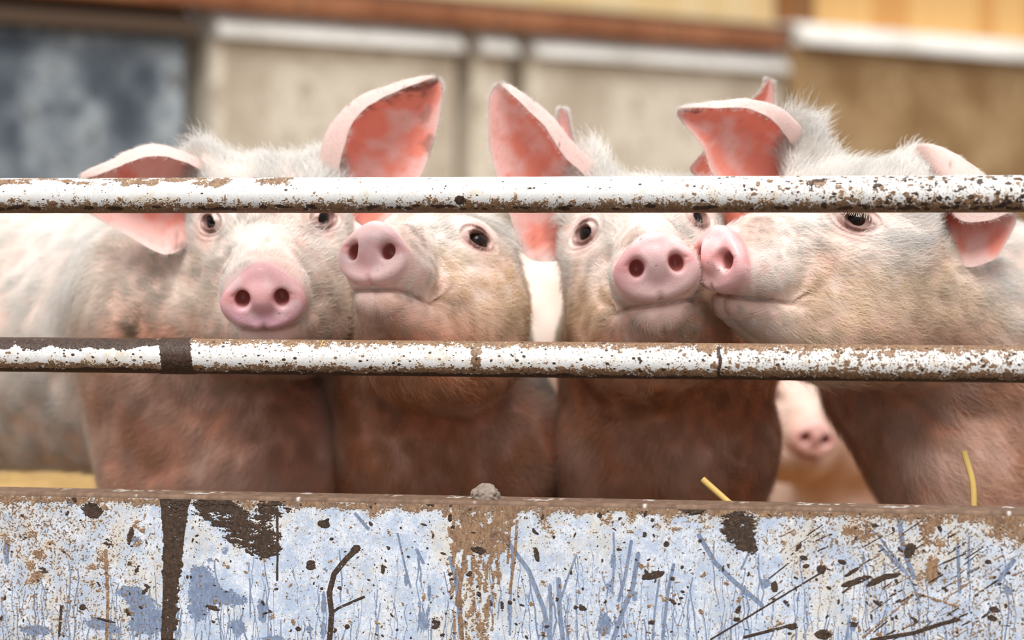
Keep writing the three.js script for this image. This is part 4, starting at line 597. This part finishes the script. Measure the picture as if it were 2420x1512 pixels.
makePig({
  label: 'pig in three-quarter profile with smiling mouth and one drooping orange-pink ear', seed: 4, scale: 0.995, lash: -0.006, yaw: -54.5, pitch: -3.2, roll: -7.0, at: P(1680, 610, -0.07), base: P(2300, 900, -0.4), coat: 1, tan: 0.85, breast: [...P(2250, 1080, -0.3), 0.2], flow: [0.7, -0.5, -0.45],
  neck: [...P(2330, 770, -0.34), 0.115],
  body: [cn(P(2215, 860, -0.38), P(2330, 1050, -0.39), 0.124, 0.13), cn(P(2600, 910, -0.5), P(3150, 850, -0.85), 0.155, 0.165), ...leg(2250, 1100, -0.3), ...leg(2480, 1060, -0.35), ...leg(3050, 900, -0.7), ...leg(3200, 900, -0.95)],
  grimeShade: [[0.02, 0.04, -0.035, 0.03, 0.6], [0.02, -0.05, -0.04, 0.04, 0.5]],
  ears: [
    { root: -1, rows: [[[1880, 355, -0.215], [1912, 332, -0.225], [1890, 400, -0.255], [1870, 450, -0.255], [1850, 505, -0.235]], [[1830, 290, -0.175], [1848, 266, -0.19], [1828, 340, -0.255], [1800, 410, -0.255], [1765, 490, -0.21]], [[1770, 258, -0.165], [1770, 241, -0.178], [1758, 290, -0.235], [1735, 350, -0.235], [1690, 420, -0.192]], [[1682, 256, -0.165], [1680, 245, -0.175], [1684, 268, -0.205], [1678, 300, -0.205], [1660, 345, -0.186]], [[1606, 256, -0.178], [1602, 255, -0.18], [1599, 264, -0.186], [1602, 276, -0.188], [1612, 290, -0.186]]], dirt: [[0.93, 0.4, 0.14, 0.85], [0.6, 0.3, 0.1, 0.5], [0.38, 0.3, 0.1, 0.5]], speck: 0.1, red: 0.08 },
    { root: 1, rows: [[[2150, 425, -0.245], [2150, 400, -0.25], [2150, 380, -0.262], [2165, 450, -0.27], [2190, 560, -0.25]], [[2210, 430, -0.195], [2200, 385, -0.195], [2178, 346, -0.222], [2195, 450, -0.25], [2206, 565, -0.205]], [[2262, 515, -0.155], [2258, 430, -0.16], [2245, 364, -0.19], [2255, 470, -0.222], [2232, 604, -0.185]], [[2330, 522, -0.15], [2325, 460, -0.155], [2318, 412, -0.178], [2332, 510, -0.205], [2290, 631, -0.175]], [[2390, 500, -0.162], [2394, 492, -0.165], [2396, 485, -0.17], [2398, 530, -0.182], [2355, 612, -0.175]]], speck: 0.08, red: 0.1 },
  ],
});
makePig({
  label: 'out-of-focus cream pig standing side-on behind the others', seed: 5, scale: 1, yaw: -80, pitch: 5, roll: 0, at: P(700, 760, -1.9), base: P(1400, 900, -1.9), cell: 0.006, bodyCell: 0.012, tan: 0.2, flow: [1, -0.3, 0], tint: [0.84, 0.83, 0.80],
  neck: [...P(1000, 780, -1.9), 0.14],
  body: [cn(P(1040, 790, -1.9), P(1880, 800, -1.9), 0.175, 0.18), ...leg(1040, 900, -1.82), ...leg(1070, 900, -2.0), ...leg(1840, 900, -1.82), ...leg(1870, 900, -2.0)],
});
makePig({
  label: 'small blurred pig far behind, grey-rimmed snout peering through the gap', seed: 6, scale: 0.77, yaw: 8, pitch: 8, roll: -8, at: P(1928, 1040, -1.2), base: P(2050, 1000, -1.45), cell: 0.004, bodyCell: 0.01, tan: 0.8, flow: [0.4, -0.3, -0.8], tint: [0.82, 0.70, 0.65],
  neck: [...P(1990, 1010, -1.45), 0.095],
  body: [cn(P(2020, 1020, -1.5), P(2200, 1000, -1.85), 0.12, 0.125), ...leg(1960, 1060, -1.45, 0.04), ...leg(2080, 1060, -1.45, 0.04), ...leg(2160, 1060, -1.85, 0.04), ...leg(2240, 1060, -1.85, 0.04)],
  ears: [{ rows: [[[1890, 985, -1.38], [1905, 995, -1.39], [1925, 1005, -1.38]], [[1880, 950, -1.36], [1910, 965, -1.38], [1950, 985, -1.36]], [[1905, 915, -1.34], [1915, 925, -1.345], [1930, 940, -1.34]]] }],
});

// ------------------------------------------------------------------ straw and small things
const strawMat = [['#d8b668'], ['#c79f52'], ['#e3c985']].map(([c]) => new THREE.MeshStandardMaterial({ color: c, roughness: 0.6 }));
function stalk(label, a, b, r, bend = 0.002) {
  const A = V(...a), Bv = V(...b), mid = A.clone().lerp(Bv, 0.5).add(V(bend, 0, bend)), curve = new THREE.CatmullRomCurve3([A.clone().sub(A), mid.sub(A), Bv.clone().sub(A)]);
  const g = new THREE.TubeGeometry(curve, 14, r, 7, false); const m = shade(new THREE.Mesh(g, strawMat[0])); m.position.copy(A); top(m, 'straw_stalk', label, 'straw'); return m;
}
const gp = (px, py, off) => { const [s, h] = onGate(px, py, off), c = Math.cos(FA), n = Math.sin(FA); return [FMID[0] + s * c - off * n, h, FMID[1] + s * n + off * c]; };
stalk('long upright straw stalk leaning behind the right end of the sheet panel', gp(2302, 1215, -0.04), gp(2278, 1066, -0.05), 0.003, 0.003);
stalk('short slanting straw stalk sticking up behind the sheet panel', gp(1725, 1190, -0.04), gp(1660, 1132, -0.045), 0.0032, 0.0);
stalk('tiny bright straw chip lying on the lower rail', gp(757, 820, 0.0125), gp(764, 804, 0.009), 0.0007, 0.0);
{ // dried clod on the panel's top edge
  const g = new THREE.IcosahedronGeometry(0.012, 5), p = g.attributes.position, col = []; for (let i = 0; i < p.count; i++) { const v = V().fromBufferAttribute(p, i), n = v.clone().normalize(), k = 0.85 + 0.4 * fbm3(n.x * 3, n.y * 3, n.z * 3) + 0.12 * noise3(n.x * 14, n.y * 14, n.z * 14); v.multiplyScalar(k); p.setXYZ(i, v.x, Math.max(v.y * 0.85, -0.004), v.z); const q = noise3(n.x * 20, n.y * 20, n.z * 20); col.push(0.2 + 0.16 * q, 0.16 + 0.13 * q, 0.13 + 0.11 * q); }
  g.setAttribute('color', new THREE.Float32BufferAttribute(col, 3)); g.computeVertexNormals();
  const m = shade(new THREE.Mesh(g, new THREE.MeshStandardMaterial({ vertexColors: true, roughness: 0.95 }))); const q = gp(1148, 1168, -0.005); m.position.set(q[0], Y_PANEL + 0.003, q[2]); top(m, 'mud_clod', 'small dried clod of mud on the top edge of the sheet panel', 'mud');
}
{ // loose straw bedding over the pen floor
  const r = rng(5), N = 9000, g = new THREE.CylinderGeometry(0.0022, 0.0022, 0.12, 5); const im = new THREE.InstancedMesh(g, new THREE.MeshStandardMaterial({ color: 0xffffff, roughness: 0.7 }), N), M = new THREE.Matrix4(), q = new THREE.Quaternion(), c = new THREE.Color();
  for (let i = 0; i < N; i++) { const z = -0.2 - Math.pow(r(), 0.6) * 5.6, x = (r() - 0.5) * (1.6 + -z * 0.6); q.setFromEuler(new THREE.Euler(Math.PI / 2 + (r() - 0.5) * 0.5, r() * 6.28, 0, 'YXZ')); const s = 0.6 + r() * 1.3; M.compose(V(x, 0.004 + r() * 0.02, z), q, V(1.2, s, 1.2)); im.setMatrixAt(i, M); const k = r(); im.setColorAt(i, c.setRGB(0.62 + 0.2 * k, 0.42 + 0.16 * k, 0.16 + 0.1 * k)); }
  im.userData.kind = 'stuff'; shade(im); top(im, 'straw_bedding', 'loose golden straw bedding strewn over the pen floor', 'straw');
}

renderer.render(scene, camera);
